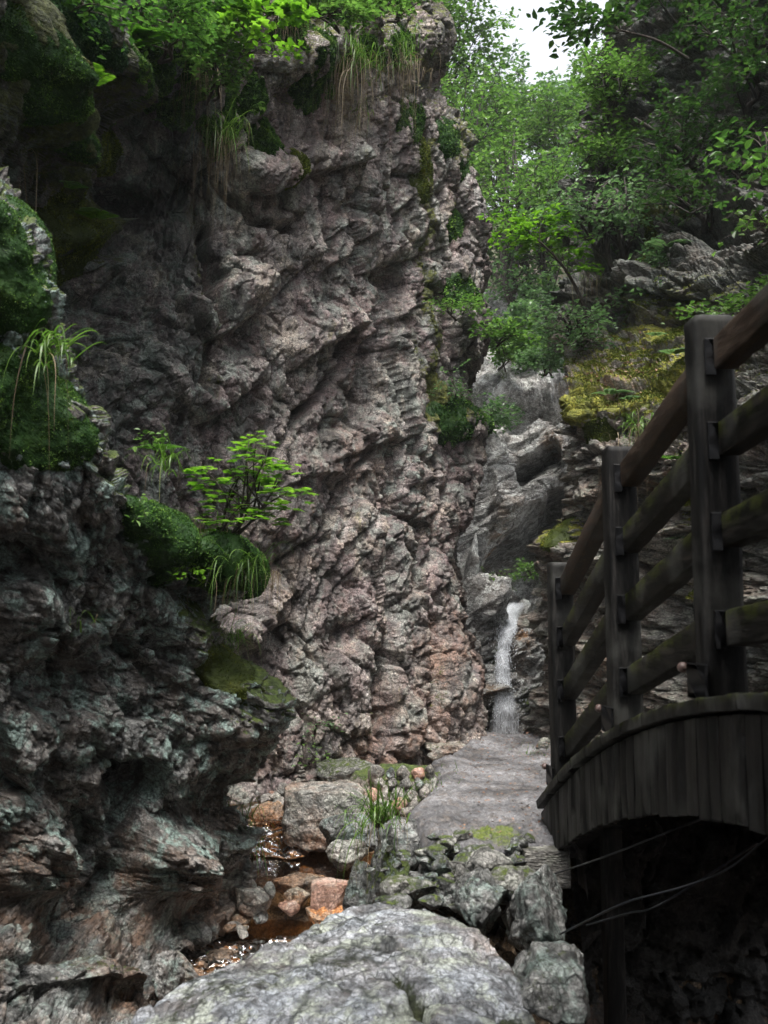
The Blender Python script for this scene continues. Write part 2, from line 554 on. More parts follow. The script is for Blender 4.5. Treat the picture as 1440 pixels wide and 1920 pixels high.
def cut_below(x0, y0, x1, y1, amp, reach, width=4, fade=40):
    """An overhang: the rock under the line is set back by amp and slopes out again to the old face over reach pixels."""
    L_ = math.hypot(x1 - x0, y1 - y0)
    tx, ty = (x1 - x0) / L_, (y1 - y0) / L_
    nx, ny = -ty, tx
    if ny < 0: nx, ny = -nx, -ny
    def f(px, py, p):
        w = fbm(p * 2.3, 4, 77).astype(float) * 16
        a = (px - x0) * tx + (py - y0) * ty
        s = (px - x0) * nx + (py - y0) * ny + w
        along = sstep(-fade, fade * .4, a) * (1 - sstep(L_ - fade * .4, L_ + fade, a))
        return -amp * sstep(-width, width, s) * (1 - np.clip(s / reach, 0, 1)) * along
    return f

def groove(pts, w, amp):
    def f(px, py, p):
        wob = fbm(p * 2.0, 4, 55).astype(float) * 26
        best = np.full(len(px), 1e9)
        for (x0, y0), (x1, y1) in zip(pts[:-1], pts[1:]):
            dx, dy = x1 - x0, y1 - y0
            t = np.clip(((px - x0) * dx + (py - y0) * dy) / (dx * dx + dy * dy), 0, 1)
            best = np.minimum(best, np.hypot(px - x0 - t * dx + wob, py - y0 - t * dy + wob * .4))
        return -amp * np.exp(-(best / w) ** 2)
    return f

def line_mask(pts, w, px, py, p, wob=22):
    wv = fbm(p * 2.4, 4, 66).astype(float) * wob
    best = np.full(len(px), 1e9)
    for (x0, y0), (x1, y1) in zip(pts[:-1], pts[1:]):
        dx, dy = x1 - x0, y1 - y0
        t = np.clip(((px - x0) * dx + (py - y0) * dy) / (dx * dx + dy * dy), 0, 1)
        best = np.minimum(best, np.hypot(px - x0 - t * dx + wv, py - y0 - t * dy))
    return np.exp(-(best / w) ** 2)

def blob(px, py, x, y, rx, ry): return np.exp(-(((px - x) / rx) ** 2 + ((py - y) / ry) ** 2))

# ---- the tall wall in the middle
WX = [-350, -100, 100, 250, 380, 500, 620, 740, 900]
WY = [-1500, -700, -300, 0, 200, 400, 600, 850, 1100, 1300, 1440, 1560]
WT = [[3.2, 4.6, 7.0, 9.0, 10.5, 12, 12.5, 13, 15],
      [3.1, 4.1, 5.9, 7.2, 8.3, 9.2, 10, 11, 12.5],
      [3.1, 3.9, 5.2, 6.3, 7.2, 7.9, 8.6, 9.6, 11],
      [3.3, 3.8, 4.8, 5.8, 6.6, 7.3, 8.0, 9.0, 10.1],
      [3.6, 4.2, 5.4, 6.8, 7.2, 7.7, 8.3, 9.1, 10.2],
      [4.0, 4.7, 6.4, 7.6, 7.8, 8.1, 8.5, 9.2, 10.2],
      [4.2, 5.2, 6.6, 7.3, 7.7, 8.1, 8.6, 9.2, 10.2],
      [4.6, 5.6, 6.5, 7.1, 7.7, 8.1, 8.6, 9.2, 10.1],
      [5.0, 6.0, 6.7, 7.3, 7.8, 8.2, 8.5, 9.0, 9.8],
      [5.0, 6.0, 6.7, 7.3, 7.7, 8.1, 8.4, 8.8, 9.5],
      [5.0, 6.0, 6.7, 7.2, 7.6, 8.0, 8.3, 8.7, 9.3],
      [5.0, 6.0, 6.7, 7.1, 7.5, 7.9, 8.2, 8.6, 9.2]]
WE_y = [-1500, -300, 0, 100, 145, 175, 215, 260, 330, 400, 470, 520, 570, 610, 660, 690, 720, 770, 820, 880, 950, 1000, 1060, 1200, 1300, 1380, 1560]
WE_x = [840, 830, 818, 822, 798, 808, 850, 880, 890, 902, 905, 915, 905, 912, 908, 885, 885, 895, 905, 900, 888, 868, 858, 878, 890, 895, 890]
def wall_cols(py):
    e = float(np.interp(py, WE_y, WE_x))
    cs = [(x, float(bilerp(WX, WY, WT, np.array(x), np.array(py)))) for x in (-350, -100, 100, 250, 380, 500, 620, 740)]
    ye = float(bilerp(WX, WY, WT, np.array(900), np.array(py)))
    ym = float(bilerp(WX, WY, WT, np.array(e - 45), np.array(py)))
    return cs + [(e - 45, ym), (e - 8, ye), (e - 6, ye + .35), (e - 22, ye + 1.2), (e - 50, ye + 2.4)]

MW = rot3(.25, .30, .5) @ np.diag([1.25, 1.1, .48])
def wall_relief(p, px, py):
    d = rock_relief(p, [(1.5, .11), (.62, .095), (.27, .062), (.12, .033), (.05, .016), (.022, .008)], MW, 3, .07, .9, .5, .55, .07)
    d += .045 * fbm((p @ rot3(.25, .30, 0)) * np.array([5, 5, .9]), 4, 9, ridged=True)
    # the wall on the left, darkened by painted shade, is more broken
    return d * (1 + .25 * (1 - sstep(250, 500, px)))
wall_feats = [
    bump(235, 395, 60, 50, -.35, 30), bump(300, 230, 120, 60, -.1), bump(150, 480, 55, 120, -.25),
    step_line(385, 650, 500, 560, .24, 5, 30, 110), bump(430, 545, 70, 70, .18, -20),
    step_line(390, 790, 480, 700, .22, 5, 30, 90),
    bump(280, 690, 130, 130, .22), groove([(385, 430), (392, 560), (382, 740)], 10, .35),
    groove([(600, 690), (660, 640), (545, 850), (520, 900)], 6, .18),
    step_line(560, 690, 665, 620, .15, 5, 30, 80),
    groove([(735, 520), (722, 640), (700, 760)], 22, .32), groove([(470, 880), (560, 790), (640, 700), (720, 560)], 7, .2), groove([(520, 1080), (620, 980), (700, 850)], 6, .15), groove([(380, 330), (480, 420), (560, 430)], 8, .2), step_line(690, 640, 770, 580, .14, 6, 25, 90),
    step_line(610, 500, 680, 440, .15, 5, 20, 70), groove([(618, 260), (625, 360), (612, 470)], 9, .25),
    step_line(590, 330, 660, 300, .2, 6, 30, 60),
    bump(505, 315, 60, 45, .12), step_line(470, 350, 560, 330, .16, 6, 30, 90),
    step_line(445, 1225, 530, 1120, .35, 5, 30, 85), bump(650, 1190, 60, 40, -.16, -40), bump(620, 1270, 70, 60, .14), 
    step_line(640, 860, 740, 830, .14, 5, 30, 70), step_line(560, 900, 680, 890, .10, 5, 40, 60),
    bump(690, 1000, 60, 90, .12, 20), groove([(745, 860), (735, 1000), (740, 1180), (720, 1380)], 14, .18),
    groove([(800, 700), (790, 900), (800, 1100)], 9, .15),
    bump(800, 60, 40, 90, .15), bump(690, 60, 120, 60, .1), bump(560, 110, 90, 60, .25),
    bump(50, 130, 55, 170, .35), bump(150, 90, 60, 120, .3), bump(90, 260, 30, 90, .2),
    bump(150, 430, 75, 60, .45), bump(170, 520, 45, 50, .35),
    bump(870, 800, 35, 45, .2), bump(865, 620, 30, 60, .15), bump(850, 1290, 40, 90, .12),
    groove([(560, 1330), (568, 1440)], 8, .2), groove([(735, 1330), (725, 1440)], 8, .2),
]
def wall_mask(V, nn, px, py, d):
    lowf = fbm(V * 1.3, 4, 21)
    up = sstep(.25, .8, nn[:, 2] + .35 * lowf)
    topband = 1 - sstep(90, 330, py - .12 * (820 - px) + 60 * lowf)
    moss = .55 * topband * (.75 + .6 * up) + .30 * up * (1 - sstep(260, 520, px)) + .12 * up
    moss += .60 * line_mask([(785, 270), (795, 420), (805, 560), (815, 700), (810, 760)], 13, px, py, V, 26)
    moss += .45 * line_mask([(775, 640), (800, 720), (825, 820)], 10, px, py, V)
    moss += .40 * line_mask([(700, 1300), (690, 1440)], 14, px, py, V) + .35 * line_mask([(830, 1240), (800, 1430)], 10, px, py, V)
    moss += .45 * line_mask([(360, 380), (372, 560), (385, 720)], 9, px, py, V)
    moss += .55 * blob(px, py, 855, 770, 40, 55) + .5 * blob(px, py, 855, 400, 30, 60) + .5 * blob(px, py, 860, 280, 50, 60)
    moss += .4 * (blob(px, py, 50, 100, 80, 200) + blob(px, py, 150, 430, 70, 120) + blob(px, py, 110, 380, 50, 120))
    lich = .75 * (1 - sstep(300, 560, px + 80 * lowf)) + .6 * blob(px, py, 690, 480, 80, 200) + .7 * blob(px, py, 770, 900, 80, 200) + .2 * sstep(-.1, .3, lowf)
    rust = .25 + .5 * blob(px, py, 660, 870, 90, 60) + .8 * blob(px, py, 840, 1230, 50, 160) + .8 * blob(px, py, 730, 1400, 120, 90) + .6 * blob(px, py, 530, 1050, 60, 80) + .5 * blob(px, py, 500, 1420, 60, 80)
    rust *= sstep(350, 480, px)
    return np.stack([moss, lich, rust], -1)
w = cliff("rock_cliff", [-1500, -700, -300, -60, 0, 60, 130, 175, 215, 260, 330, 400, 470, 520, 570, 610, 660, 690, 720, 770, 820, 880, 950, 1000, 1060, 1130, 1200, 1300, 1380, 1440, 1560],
          wall_cols, 2.0, wall_relief, wall_mask, M_wall, wall_feats, 1, lambda px, py: .62 * (1 - sstep(300, 520, px + .18 * (py - 500))))  # painted shade over the left of the wall
tag(w, "tall purplish grey cliff of broken rock rising from the stream, grass along its top", "cliff")

# ---- the near lumpy cliff on the left
NE = [(200, -90, 3.5), (330, -40, 3.6), (385, 5, 3.65), (480, 66, 3.8), (640, 112, 4.0), (750, 158, 4.15), (870, 205, 4.35), (930, 240, 4.5), (985, 310, 4.8), (1030, 405, 5.1), (1065, 450, 5.3), (1110, 450, 5.35), (1150, 400, 5.3),
      (1180, 385, 5.3), (1265, 450, 5.5), (1310, 470, 5.55), (1390, 470, 5.6), (1480, 430, 5.65), (1560, 445, 5.8), (1650, 466, 5.9), (1720, 425, 5.7), (1800, 330, 5.1), (1880, 300, 4.9), (1960, 225, 4.4), (2200, 150, 3.9)]
def near_cols(py):
    e = float(np.interp(py, [a[0] for a in NE], [a[1] for a in NE]))
    ye = float(np.interp(py, [a[0] for a in NE], [a[2] for a in NE]))
    x0 = -520
    out = []
    for f in (0, .25, .45, .62, .78, .9, .97):
        x = x0 + (e - x0) * f
        yl = 2.7 + (ye - 2.7) * f ** .85
        out.append((x, yl))
    return out + [(e - 2, ye + .04), (e - 8, ye + .35), (e - 40, ye + .9), (e - 110, ye + 1.6), (e - 180, ye + 2.4)]
MN = rot3(.7, .6, .2) @ np.diag([1.0, 1.15, .8])
def near_relief(p, px, py):
    d = rock_relief(p, [(.62, .07), (.26, .065), (.11, .042), (.05, .021), (.024, .009)], MN, 14, .07, 1.4)
    w = np.stack([fbm(p * 2.6 + k * 13.1, 3, 60 + k) for k in range(3)], -1) * .07
    for size, a, sd_ in ((.46, .12, 5), (.20, .07, 6), (.095, .042, 7), (.045, .017, 8)):
        f1 = vor((p + w) / size * np.array([1, 1, .85]), sd_)[0]
        d += a * (np.sqrt(np.clip(1 - (f1 / .95) ** 2, 0, 1)) - .55)
    return d + .06 * fbm(p * 2.0, 3, 19) - .05
near_feats = [
    bump(280, 1620, 115, 130, .30, -15), bump(330, 1560, 110, 60, .12), bump(255, 1800, 90, 60, -.12), bump(250, 1450, 60, 40, -.22, -30),
    step_line(300, 1490, 490, 1420, .12, 14, 60, 140), bump(430, 1330, 80, 70, .2), bump(30, 1130, 60, 110, .22), bump(110, 1290, 110, 70, -.1), bump(90, 1000, 60, 90, .15),
    bump(40, 1600, 90, 160, .25), bump(130, 1720, 60, 160, -.08, 10), 
    bump(150, 1850, 130, 70, .22), groove([(270, 1450), (210, 1560), (180, 1700)], 18, .2), bump(330, 1180, 90, 50, .12, 40), groove([(230, 1200), (330, 1300)], 14, .15),
    bump(430, 1580, 40, 60, .12), bump(320, 1830, 35, 50, .16),
]
def near_mask(V, nn, px, py, d):
    lowf = fbm(V * 1.6, 4, 23)
    e = np.interp(py, [a[0] for a in NE], [a[1] for a in NE])
    up = sstep(.2, .75, nn[:, 2] + .4 * lowf)
    rim = 1 - sstep(10, 130, e - px + 60 * lowf)
    moss = .2 * up + .52 * rim * up * (1 - sstep(1280, 1430, py)) + .2 * rim * (1 - sstep(1350, 1430, py))
    moss += .35 * blob(px, py, 430, 1240, 60, 60) * (1 - up * .3) + .3 * blob(px, py, 180, 1150, 50, 80) * up
    moss += .22 * blob(px, py, 200, 1830, 160, 90)
    lich = .85 * (1 - sstep(1480, 1640, py + 80 * lowf)) + .7 * blob(px, py, 280, 1610, 110, 110) + .5 * blob(px, py, 60, 1650, 90, 200)
    rust = 1.0 * sstep(1480, 1650, py + 60 * lowf) * (1 - .6 * blob(px, py, 290, 1600, 100, 90)) + .3
    return np.stack([moss, lich, rust], -1)
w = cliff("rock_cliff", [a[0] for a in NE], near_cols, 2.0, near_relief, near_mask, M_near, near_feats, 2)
tag(w, "dark lumpy undercut cliff close by at the left edge, with a mossy sloping top", "cliff")

# ---- the right cliff, in beds with mossy ledges
RXs = [1005, 1100, 1200, 1300, 1440, 1700, 2100]
RYs = [-1500, -900, -400, 0, 200, 350, 450, 560, 600, 690, 765, 795, 860, 1000, 1200, 1450, 1750]
RT = [[17, 17, 17, 16, 14, 8, 5], [15, 15, 14.5, 13, 11, 7, 4.2],
      [12.3, 12.0, 11.3, 10.4, 9.1, 6, 3.8], [12, 11.8, 11, 10.2, 9.0, 6.0, 3.7], [11.8, 11.5, 10.7, 9.9, 8.8, 5.6, 3.6], [11.4, 11.0, 10.3, 9.4, 8.2, 5.2, 3.5], [10.8, 10.5, 9.6, 8.7, 7.5, 4.8, 3.5],
      [10, 9.6, 8.8, 8.0, 7, 4.7, 3.4], [9.8, 9.4, 8.8, 8.0, 6.9, 4.7, 3.4], [9.0, 8.7, 8.2, 7.5, 6.6, 4.6, 3.4], [8.2, 8.0, 7.6, 7.1, 6.3, 4.5, 3.4], [8.3, 8.2, 7.9, 7.3, 6.4, 4.5, 3.4],
      [8.5, 8.1, 7.6, 7.0, 6.2, 4.5, 3.4], [8.7, 8.3, 7.7, 7.1, 6.2, 4.5, 3.4], [9.1, 8.4, 7.7, 7.0, 6.1, 4.5, 3.4], [9.3, 8.4, 7.6, 6.9, 6.0, 4.5, 3.3], [9.2, 8.3, 7.5, 6.8, 5.9, 4.4, 3.2]]
RE_y = [-1500, -400, 0, 60, 110, 225, 235, 300, 335, 350, 440, 470, 540, 600, 690, 740, 765, 800, 860, 950, 975, 1050, 1090, 1200, 1320, 1390, 1450, 1750]
RE_x = [1190, 1180, 1160, 1155, 1148, 1150, 1085, 1080, 1085, 1060, 1062, 1085, 1055, 1040, 1058, 1052, 1066, 1068, 1062, 1064, 1036, 1030, 1014, 1006, 1004, 1012, 1020, 1030]
def right_cols(py):
    e = float(np.interp(py, RE_y, RE_x))
    y = lambda x: float(bilerp(RXs, RYs, RT, np.array(x), np.array(py)))
    ye = y(e)
    xs = [e + 40, e + (1300 - e) * .42, e + (1300 - e) * .7, 1300, 1440, 1700, 2100]
    return [(e + 60, ye + 2.6), (e + 25, ye + 1.2), (e + 5, ye + .4), (e, ye + .05)] + [(x, y(x)) for x in xs]
MR = rot3(.12, .22, .3) @ np.diag([.8, .8, 2.1])
def right_relief(p, px, py):
    d = rock_relief(p, [(1.0, .11), (.5, .09), (.25, .06), (.11, .034), (.05, .017), (.025, .007)], MR, 24, .06, .9, .6, .5, .08)
    # bedding: thin ledges of uneven depth
    z = p[:, 2] + .12 * p[:, 0] + .10 * fbm(p * .9, 3, 33) + .05 * fbm(p * 4, 3, 34)
    for s, a in ((3.1, .07), (7.3, .035), (15.0, .016)):
        k = np.floor(z * s)
        fr = z * s - k
        hv = np.modf(np.abs(np.sin(k * 12.9898 + s) * 43758.5))[0] - .5
        d += a * (hv * 2) * sstep(0, .12, fr) * (1 - sstep(.9, 1.0, fr))
    return d * (1 - .5 * sstep(590, 620, py) * (1 - sstep(690, 730, py)) * (1 - sstep(1270, 1320, px)))
right_feats = [
    bump(1340, 420, 110, 40, -.5), step_line(1240, 440, 1440, 410, .3, 8, 50, 70), bump(1165, 840, 60, 40, .08),
    bump(1190, 950, 80, 50, -.3), step_line(1030, 1080, 1130, 1060, .15, 5, 30, 60), bump(1060, 1010, 40, 40, .2), groove([(1072, 800), (1075, 950)], 8, .3),
    groove([(1240, 1050), (1260, 1300)], 22, .35), bump(1170, 160, 25, 60, .3), step_line(1150, 225, 1200, 215, .3, 8, 30, 60), bump(1210, 560, 40, 60, .25),
    groove([(1140, 600), (1160, 540)], 14, .2), bump(1290, 470, 50, 40, .25), bump(1330, 900, 40, 160, .15),
]
def right_mask(V, nn, px, py, d):
    lowf = fbm(V * 1.2, 4, 25)
    up = sstep(.1, .65, nn[:, 2] + .4 * lowf)
    ledge = blob(px, py, 1190, 690, 150, 80) + blob(px, py, 1260, 610, 90, 50)
    moss = .25 * up * sstep(-.2, .3, lowf) + .75 * ledge * (.5 + .5 * up) + .42 * blob(px, py, 1270, 385, 60, 40) + .5 * line_mask([(1245, 400), (1210, 500), (1140, 570)], 22, px, py, V)
    moss += .5 * blob(px, py, 1130, 800, 60, 18) + .6 * blob(px, py, 1058, 1000, 40, 26) * (.4 + up) + .4 * blob(px, py, 1285, 1120, 40, 120) + .45 * blob(px, py, 1280, 920, 50, 50) * (.4 + up)
    moss += .7 * blob(px, py, 1085, 755, 40, 40) + .6 * line_mask([(1060, 750), (1120, 765), (1200, 750), (1290, 700)], 22, px, py, V) + .35 * blob(px, py, 1350, 520, 80, 60)
    lich = .4 + .2 * lowf
    rust = .25 + .9 * blob(px, py, 1210, 900, 60, 30) + .5 * blob(px, py, 1140, 1280, 60, 50) + .7 * blob(px, py, 1150, 720, 70, 22)
    return np.stack([moss, lich, rust], -1)
w = cliff("rock_cliff", RE_y, right_cols, 2.0, right_relief, right_mask, M_right, right_feats, 3, lambda px, py: 1.15 * (1 - sstep(540, 640, py)) + .5 * sstep(1250, 1400, px))  # painted shade on the upper rock and toward the right
tag(w, "bedded rock cliff behind the bridge railing with yellow-green mossy ledges and bushes on top", "cliff")

# ---- the back of the gorge: slabs and the step the waterfall runs over
BXs = [740, 880, 960, 1060, 1200, 1330]
BYs = [540, 640, 700, 760, 850, 950, 1040, 1075, 1130, 1200, 1290, 1470]
BT = [[17, 17.5, 17.5, 17, 16, 15], [15, 15.8, 15.8, 15.2, 14.5, 13.5], [13, 14.0, 14.2, 13.8, 13, 12], [12.6, 13.4, 13.6, 13.2, 12.6, 12], [12.3, 13.0, 13.2, 13.0, 12.4, 12],
      [12.2, 12.9, 13.1, 13.0, 12.4, 12], [12.1, 12.7, 12.9, 12.8, 12.3, 12], [11.8, 12.0, 12.3, 12.4, 12.2, 12], [11.4, 11.5, 11.8, 11.9, 11.8, 11.8], [11.2, 11.3, 11.55, 11.7, 11.7, 11.7], [11.0, 11.1, 11.4, 11.5, 11.6, 11.6], [10.9, 11.0, 11.2, 11.4, 11.5, 11.5]]
def back_cols(py):
    return [(x, float(bilerp(BXs, BYs, BT, np.array(x), np.array(py)))) for x in (740, 820, 880, 920, 960, 1010, 1060, 1120, 1200, 1330)]
MB_ = rot3(.1, -.5, .2) @ np.diag([.7, .8, 1.7])
def back_relief(p, px, py):
    d = rock_relief(p, [(1.2, .12), (.5, .085), (.22, .05), (.10, .026), (.05, .013)], MB_, 34, .08, .8)
    smooth = blob(px, py, 1020, 1000, 90, 60)
    return d * (1 - .5 * smooth)
back_feats = [
    cut_below(905, 1045, 1085, 880, 1.5, 150), cut_below(950, 880, 1035, 832, .9, 55, 4, 14), step_line(900, 1050, 1085, 880, .25, 5, 40, 90), bump(925, 920, 45, 110, .45), bump(880, 960, 30, 100, .3),
    cut_below(935, 765, 1010, 715, .7, 60, 4, 20), cut_below(1000, 740, 1060, 690, .7, 70, 4, 20), bump(900, 760, 30, 40, -.4), bump(915, 740, 70, 50, .25), step_line(880, 1075, 955, 1075, .35, 5, 12, 40),
    bump(925, 1085, 30, 14, -.35), bump(985, 1085, 40, 22, .3, 10), bump(1010, 1115, 30, 22, .25), bump(910, 1120, 55, 35, .25, 25), step_line(895, 1170, 945, 1140, .22, 4, 14, 50),
    groove([(975, 1125), (965, 1180), (948, 1230), (950, 1390)], 13, .14), bump(920, 1300, 30, 20, .2), step_line(890, 1310, 935, 1300, .2, 4, 12, 40), bump(990, 1250, 30, 20, -.12),
]
def back_mask(V, nn, px, py, d):
    lowf = fbm(V * 1.5, 4, 27)
    up = sstep(.2, .7, nn[:, 2] + .4 * lowf)
    moss = .3 * up * (1 - sstep(650, 820, py)) + .62 * blob(px, py, 915, 1350, 34, 50) + .55 * blob(px, py, 932, 1225, 12, 50) + .5 * blob(px, py, 990, 1310, 22, 50) + .4 * blob(px, py, 960, 1180, 6, 30) + .4 * blob(px, py, 935, 725, 15, 15) + .35 * blob(px, py, 984, 1190, 6, 30)
    lich = .35 + .5 * blob(px, py, 1010, 1000, 90, 60) + .9 * blob(px, py, 930, 1200, 110, 130) + .5 * blob(px, py, 930, 1200, 90, 100)
    rust = .1 + .9 * blob(px, py, 985, 1190, 14, 50) + .8 * blob(px, py, 905, 1280, 14, 40) + .7 * blob(px, py, 1045, 830, 30, 20) + .6 * blob(px, py, 930, 1010, 20, 40)
    return np.stack([moss, lich, rust], -1)
w = cliff("rock_cliff", BYs, back_cols, 1.6, back_relief, back_mask, M_back, back_feats, 4)
tag(w, "pale grey slabbed rock wall at the head of the gorge behind the waterfall", "cliff")

# ---- unseen rock vault behind the viewer, added to keep light off the near end
def rear_light_block():
    n, k = 150, 90
    th = np.linspace(-.28, 1.28, n) * PI
    Ys = np.concatenate([np.linspace(1.25, -4.5, k - 12), np.full(12, -4.6)])
    sh = np.concatenate([np.ones(k - 12), np.linspace(.9, .02, 12)])
    P = []
    for Y, s_ in zip(Ys, sh):
        rx, rz = (2.75 + .1 * Y) * s_, (5.0 - .25 * (2 - Y) * .5) * s_
        P.append(np.stack([.75 + rx * np.cos(th), np.full(n, Y) + .5 * np.sin(th * 2), 1.0 + rz * np.sin(th)], -1))
    P = np.array(P).reshape(-1, 3)
    c = P - np.array([.75, 0, 1]); c[:, 1] = 0
    c /= np.linalg.norm(c, axis=1)[:, None] + 1e-6
    P += c * np.abs(rock_relief(P.astype(np.float32), [(1.6, .5), (.6, .25), (.25, .1)], None, 51))[:, None]
    o = obj("terrain", P, [grid_faces(k, n)], M_right, attrs={'mask': np.tile([.3, .3, .2], (len(P), 1))})  # added vault, out of view, there to block light
    tag(o, kind='structure')
rear_light_block()
# ------------------------------------------------------------------ ground, path, stream
G = lambda y: (y)
def chan_x(Y): return np.interp(Y, [-6, 0, 3.2, 4.4, 5.0, 5.6, 6.4, 7.0, 7.8, 8.6], [-1.0, -1.0, -1.05, -1.08, -1.0, -.72, -.62, -.78, -.98, -1.1])
def chan_z(Y): return CZ + np.interp(Y, [-6, 3, 5.2, 5.48, 5.56, 6.02, 6.12, 6.85, 6.98, 7.3, 7.45, 9], [-2.25, -2.1, -2.0, -1.98, -1.80, -1.80, -1.66, -1.64, -1.50, -1.46, -1.38, -1.3])
M_bed = rock_mat("stream_bed", (.03, .022, .014), (.095, .064, .038), (.20, .15, .10), rust=(.15, .088, .042), rough=(.15, .4), lich_amt=0)
M_shade = rock_mat("shaded_black_earth", (.006, .006, .005), (.016, .014, .012), (.035, .032, .028), lich_amt=0)  # near-black: the darkness under the bridge painted into the earth's colour
def terrain():
    xs = np.concatenate([np.linspace(-60, -4, 14), np.linspace(-3.8, 3.8, 330), np.linspace(4, 60, 14)])
    ys = np.concatenate([np.linspace(-40, -3, 10), np.linspace(-2.5, 3.2, 60), np.linspace(3.25, 9.5, 330), np.linspace(9.7, 13, 20)])
    X, Y = np.meshgrid(xs, ys)
    P = np.stack([X, Y, 0 * X], -1).reshape(-1, 3)
    x, y = P[:, 0], P[:, 1]
    cz = chan_z(y)
    dx = x - chan_x(y)
    bank = sstep(.30, .75, dx) * (.45 - .40 * sstep(5.9, 6.6, y)) + sstep(.5, .9, -dx) * .3
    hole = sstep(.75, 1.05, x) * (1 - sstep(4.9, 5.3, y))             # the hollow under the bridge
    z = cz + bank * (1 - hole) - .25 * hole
    pf = P.astype(np.float32)
    near = (np.abs(x) < 5) & (y > -3) & (y < 12)
    z += near * (rock_relief(np.stack([x, y, 0 * x], -1).astype(np.float32), [(.35, .06), (.14, .05), (.06, .02)], None, 61) + .03 * fbm(pf * 5, 3, 62))
    P[:, 2] = z
    m = np.zeros((len(P), 3))
    m[:, 2] = 1.0 - .7 * sstep(.4, .9, dx)
    m[:, 0] = .28 * sstep(.5, .9, dx)
    o = obj("ground", P, [grid_faces(len(ys), len(xs))], M_bed, attrs={'mask': m})
    o.data.materials.append(M_shade)
    dark = (hole > .5).reshape(len(ys), len(xs))[:-1, :-1].ravel()  # faces under the bridge get the painted darkness
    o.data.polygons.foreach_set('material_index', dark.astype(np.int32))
    tag(o, kind='structure')
terrain()

# far side of the valley with the trees
M_hill = simple_mat("hillside_soil", [(.35, (.03, .03, .018)), (.5, (.07, .05, .035)), (.62, (.06, .085, .03)), (.72, (.10, .09, .075))], (1, 1, 1), 1.4, .9, .6, 9)
def hill_z(X, Y): return CZ + 4.3 + (Y - 15.5) * .44 + .75 * np.abs(X - .15 * Y) ** 1.12 * sstep(14.5, 20, Y)
def hillside():
    xs, ys = np.linspace(-14, 22, 150), np.linspace(15.2, 60, 150)
    X, Y = np.meshgrid(xs, ys)
    Z = hill_z(X, Y)
    P = np.stack([X, Y, Z], -1).reshape(-1, 3)
    P[:, 2] += .5 * fbm((P * .35).astype(np.float32), 5, 71)
    tag(obj("hills", P, [grid_faces(150, 150)], M_hill), kind='structure')
hillside()

# the path: worn grey concrete over rock, running from the waterfall to the end of the bridge
def path_mat():
    m, N, L, b = newmat("worn_path")
    P = pos_vec(N, L)
    n1 = noise(N, L, P, 2.2, 8, .62, .5)
    c = ramp(N, L, n1, [(.35, (.045, .044, .045)), (.5, (.105, .103, .106)), (.66, (.19, .187, .192))])
    c = mixc(N, L, ramp(N, L, noise(N, L, P, 14, 8, .7), [(.5, 0.), (.62, .7)]), c, (.12, .10, .085))
    c = mixc(N, L, .8, c, ramp(N, L, noise(N, L, P, 90, 5, .8), [(.34, .35), (.5, 1.), (.66, 1.8)]), 'MULTIPLY')
    c = mixc(N, L, .8, c, ramp(N, L, noise(N, L, P, 26, 7, .75), [(.36, .45), (.5, 1.), (.64, 1.5)]), 'MULTIPLY')
    at = N.new("ShaderNodeAttribute"); at.attribute_name = 'mask'
    sp = N.new("ShaderNodeSeparateColor"); L.new(at.outputs['Color'], sp.inputs[0])
    mf = ramp(N, L, math_(N, L, 'ADD', sp.outputs[0], math_(N, L, 'SUBTRACT', noise(N, L, P, 22, 8, .7), .5)), [(.42, 0.), (.56, 1.)])
    c = mixc(N, L, mf, c, ramp(N, L, noise(N, L, P, 70, 5), [(.35, (.035, .05, .008)), (.6, (.11, .14, .02))]))
    L.new(c, b.inputs['Base Color'])
    L.new(ramp(N, L, n1, [(.4, .4), (.6, .7)]), b.inputs['Roughness'])
    bp = N.new("ShaderNodeBump"); bp.inputs['Strength'].default_value = .5; bp.inputs['Distance'].default_value = .03
    L.new(noise(N, L, P, 32, 10, .72), bp.inputs['Height']); L.new(bp.outputs[0], b.inputs['Normal'])
    return m
def path():
    # (Y, left x, right x, z relative to the eye)
    rows = [(4.95, .52, .98, -1.12), (5.0, .42, .98, -1.06), (5.15, .26, .98, -1.02), (5.5, .20, 1.25, -.985), (6.0, .30, 1.40, -.985), (6.6, .40, 1.45, -1.0), (7.2, .44, 1.45, -1.02), (7.7, .42, 1.45, -1.03), (8.3, .62, 1.5, -1.04), (9.0, .80, 1.55, -1.03), (9.6, .90, 1.6, -1.02), (9.9, .9, 1.6, -1.25)]
    A = np.array([[[l - .10 + (r - l + .1) * f, Y, CZ + z - (.22 if f in (0., 1.) else 0)] for f in (0., .06, .35, .65, .94, 1.)] for Y, l, r, z in rows])
    B = up_axis(up_axis(A, [34] * (len(rows) - 1), 0), [14, 40, 40, 40, 14], 1)
    nr, nc = B.shape[:2]
    P = B.reshape(-1, 3)
    pf = np.stack([P[:, 0], P[:, 1], 0 * P[:, 0]], -1).astype(np.float32)
    P[:, 2] += .016 * fbm(pf * 1.1, 3, 81) + .014 * rock_relief(pf, [(.5, .6), (.2, .5), (.08, .35)], None, 82, .3) + .012 * fbm(pf * 9, 3, 83) + .010 * facets(pf, .06, 85) + .006 * facets(pf, .025, 86)
    fx = (np.arange(len(P)) % nc) / nc
    edge = np.exp(-(fx / .14) ** 2) + .7 * np.exp(-((1 - fx) / .06) ** 2)
    m = np.zeros((len(P), 3)); m[:, 0] = .55 * edge * (.5 + fbm(pf * 1.7, 3, 84)) + .6 * np.exp(-((P[:, 0] - .55) / .3) ** 2 - ((P[:, 1] - 5.1) / .16) ** 2)
    tag(obj("path", P, [grid_faces(nr, nc)], path_mat(), attrs={'mask': m}), kind='structure')
path()

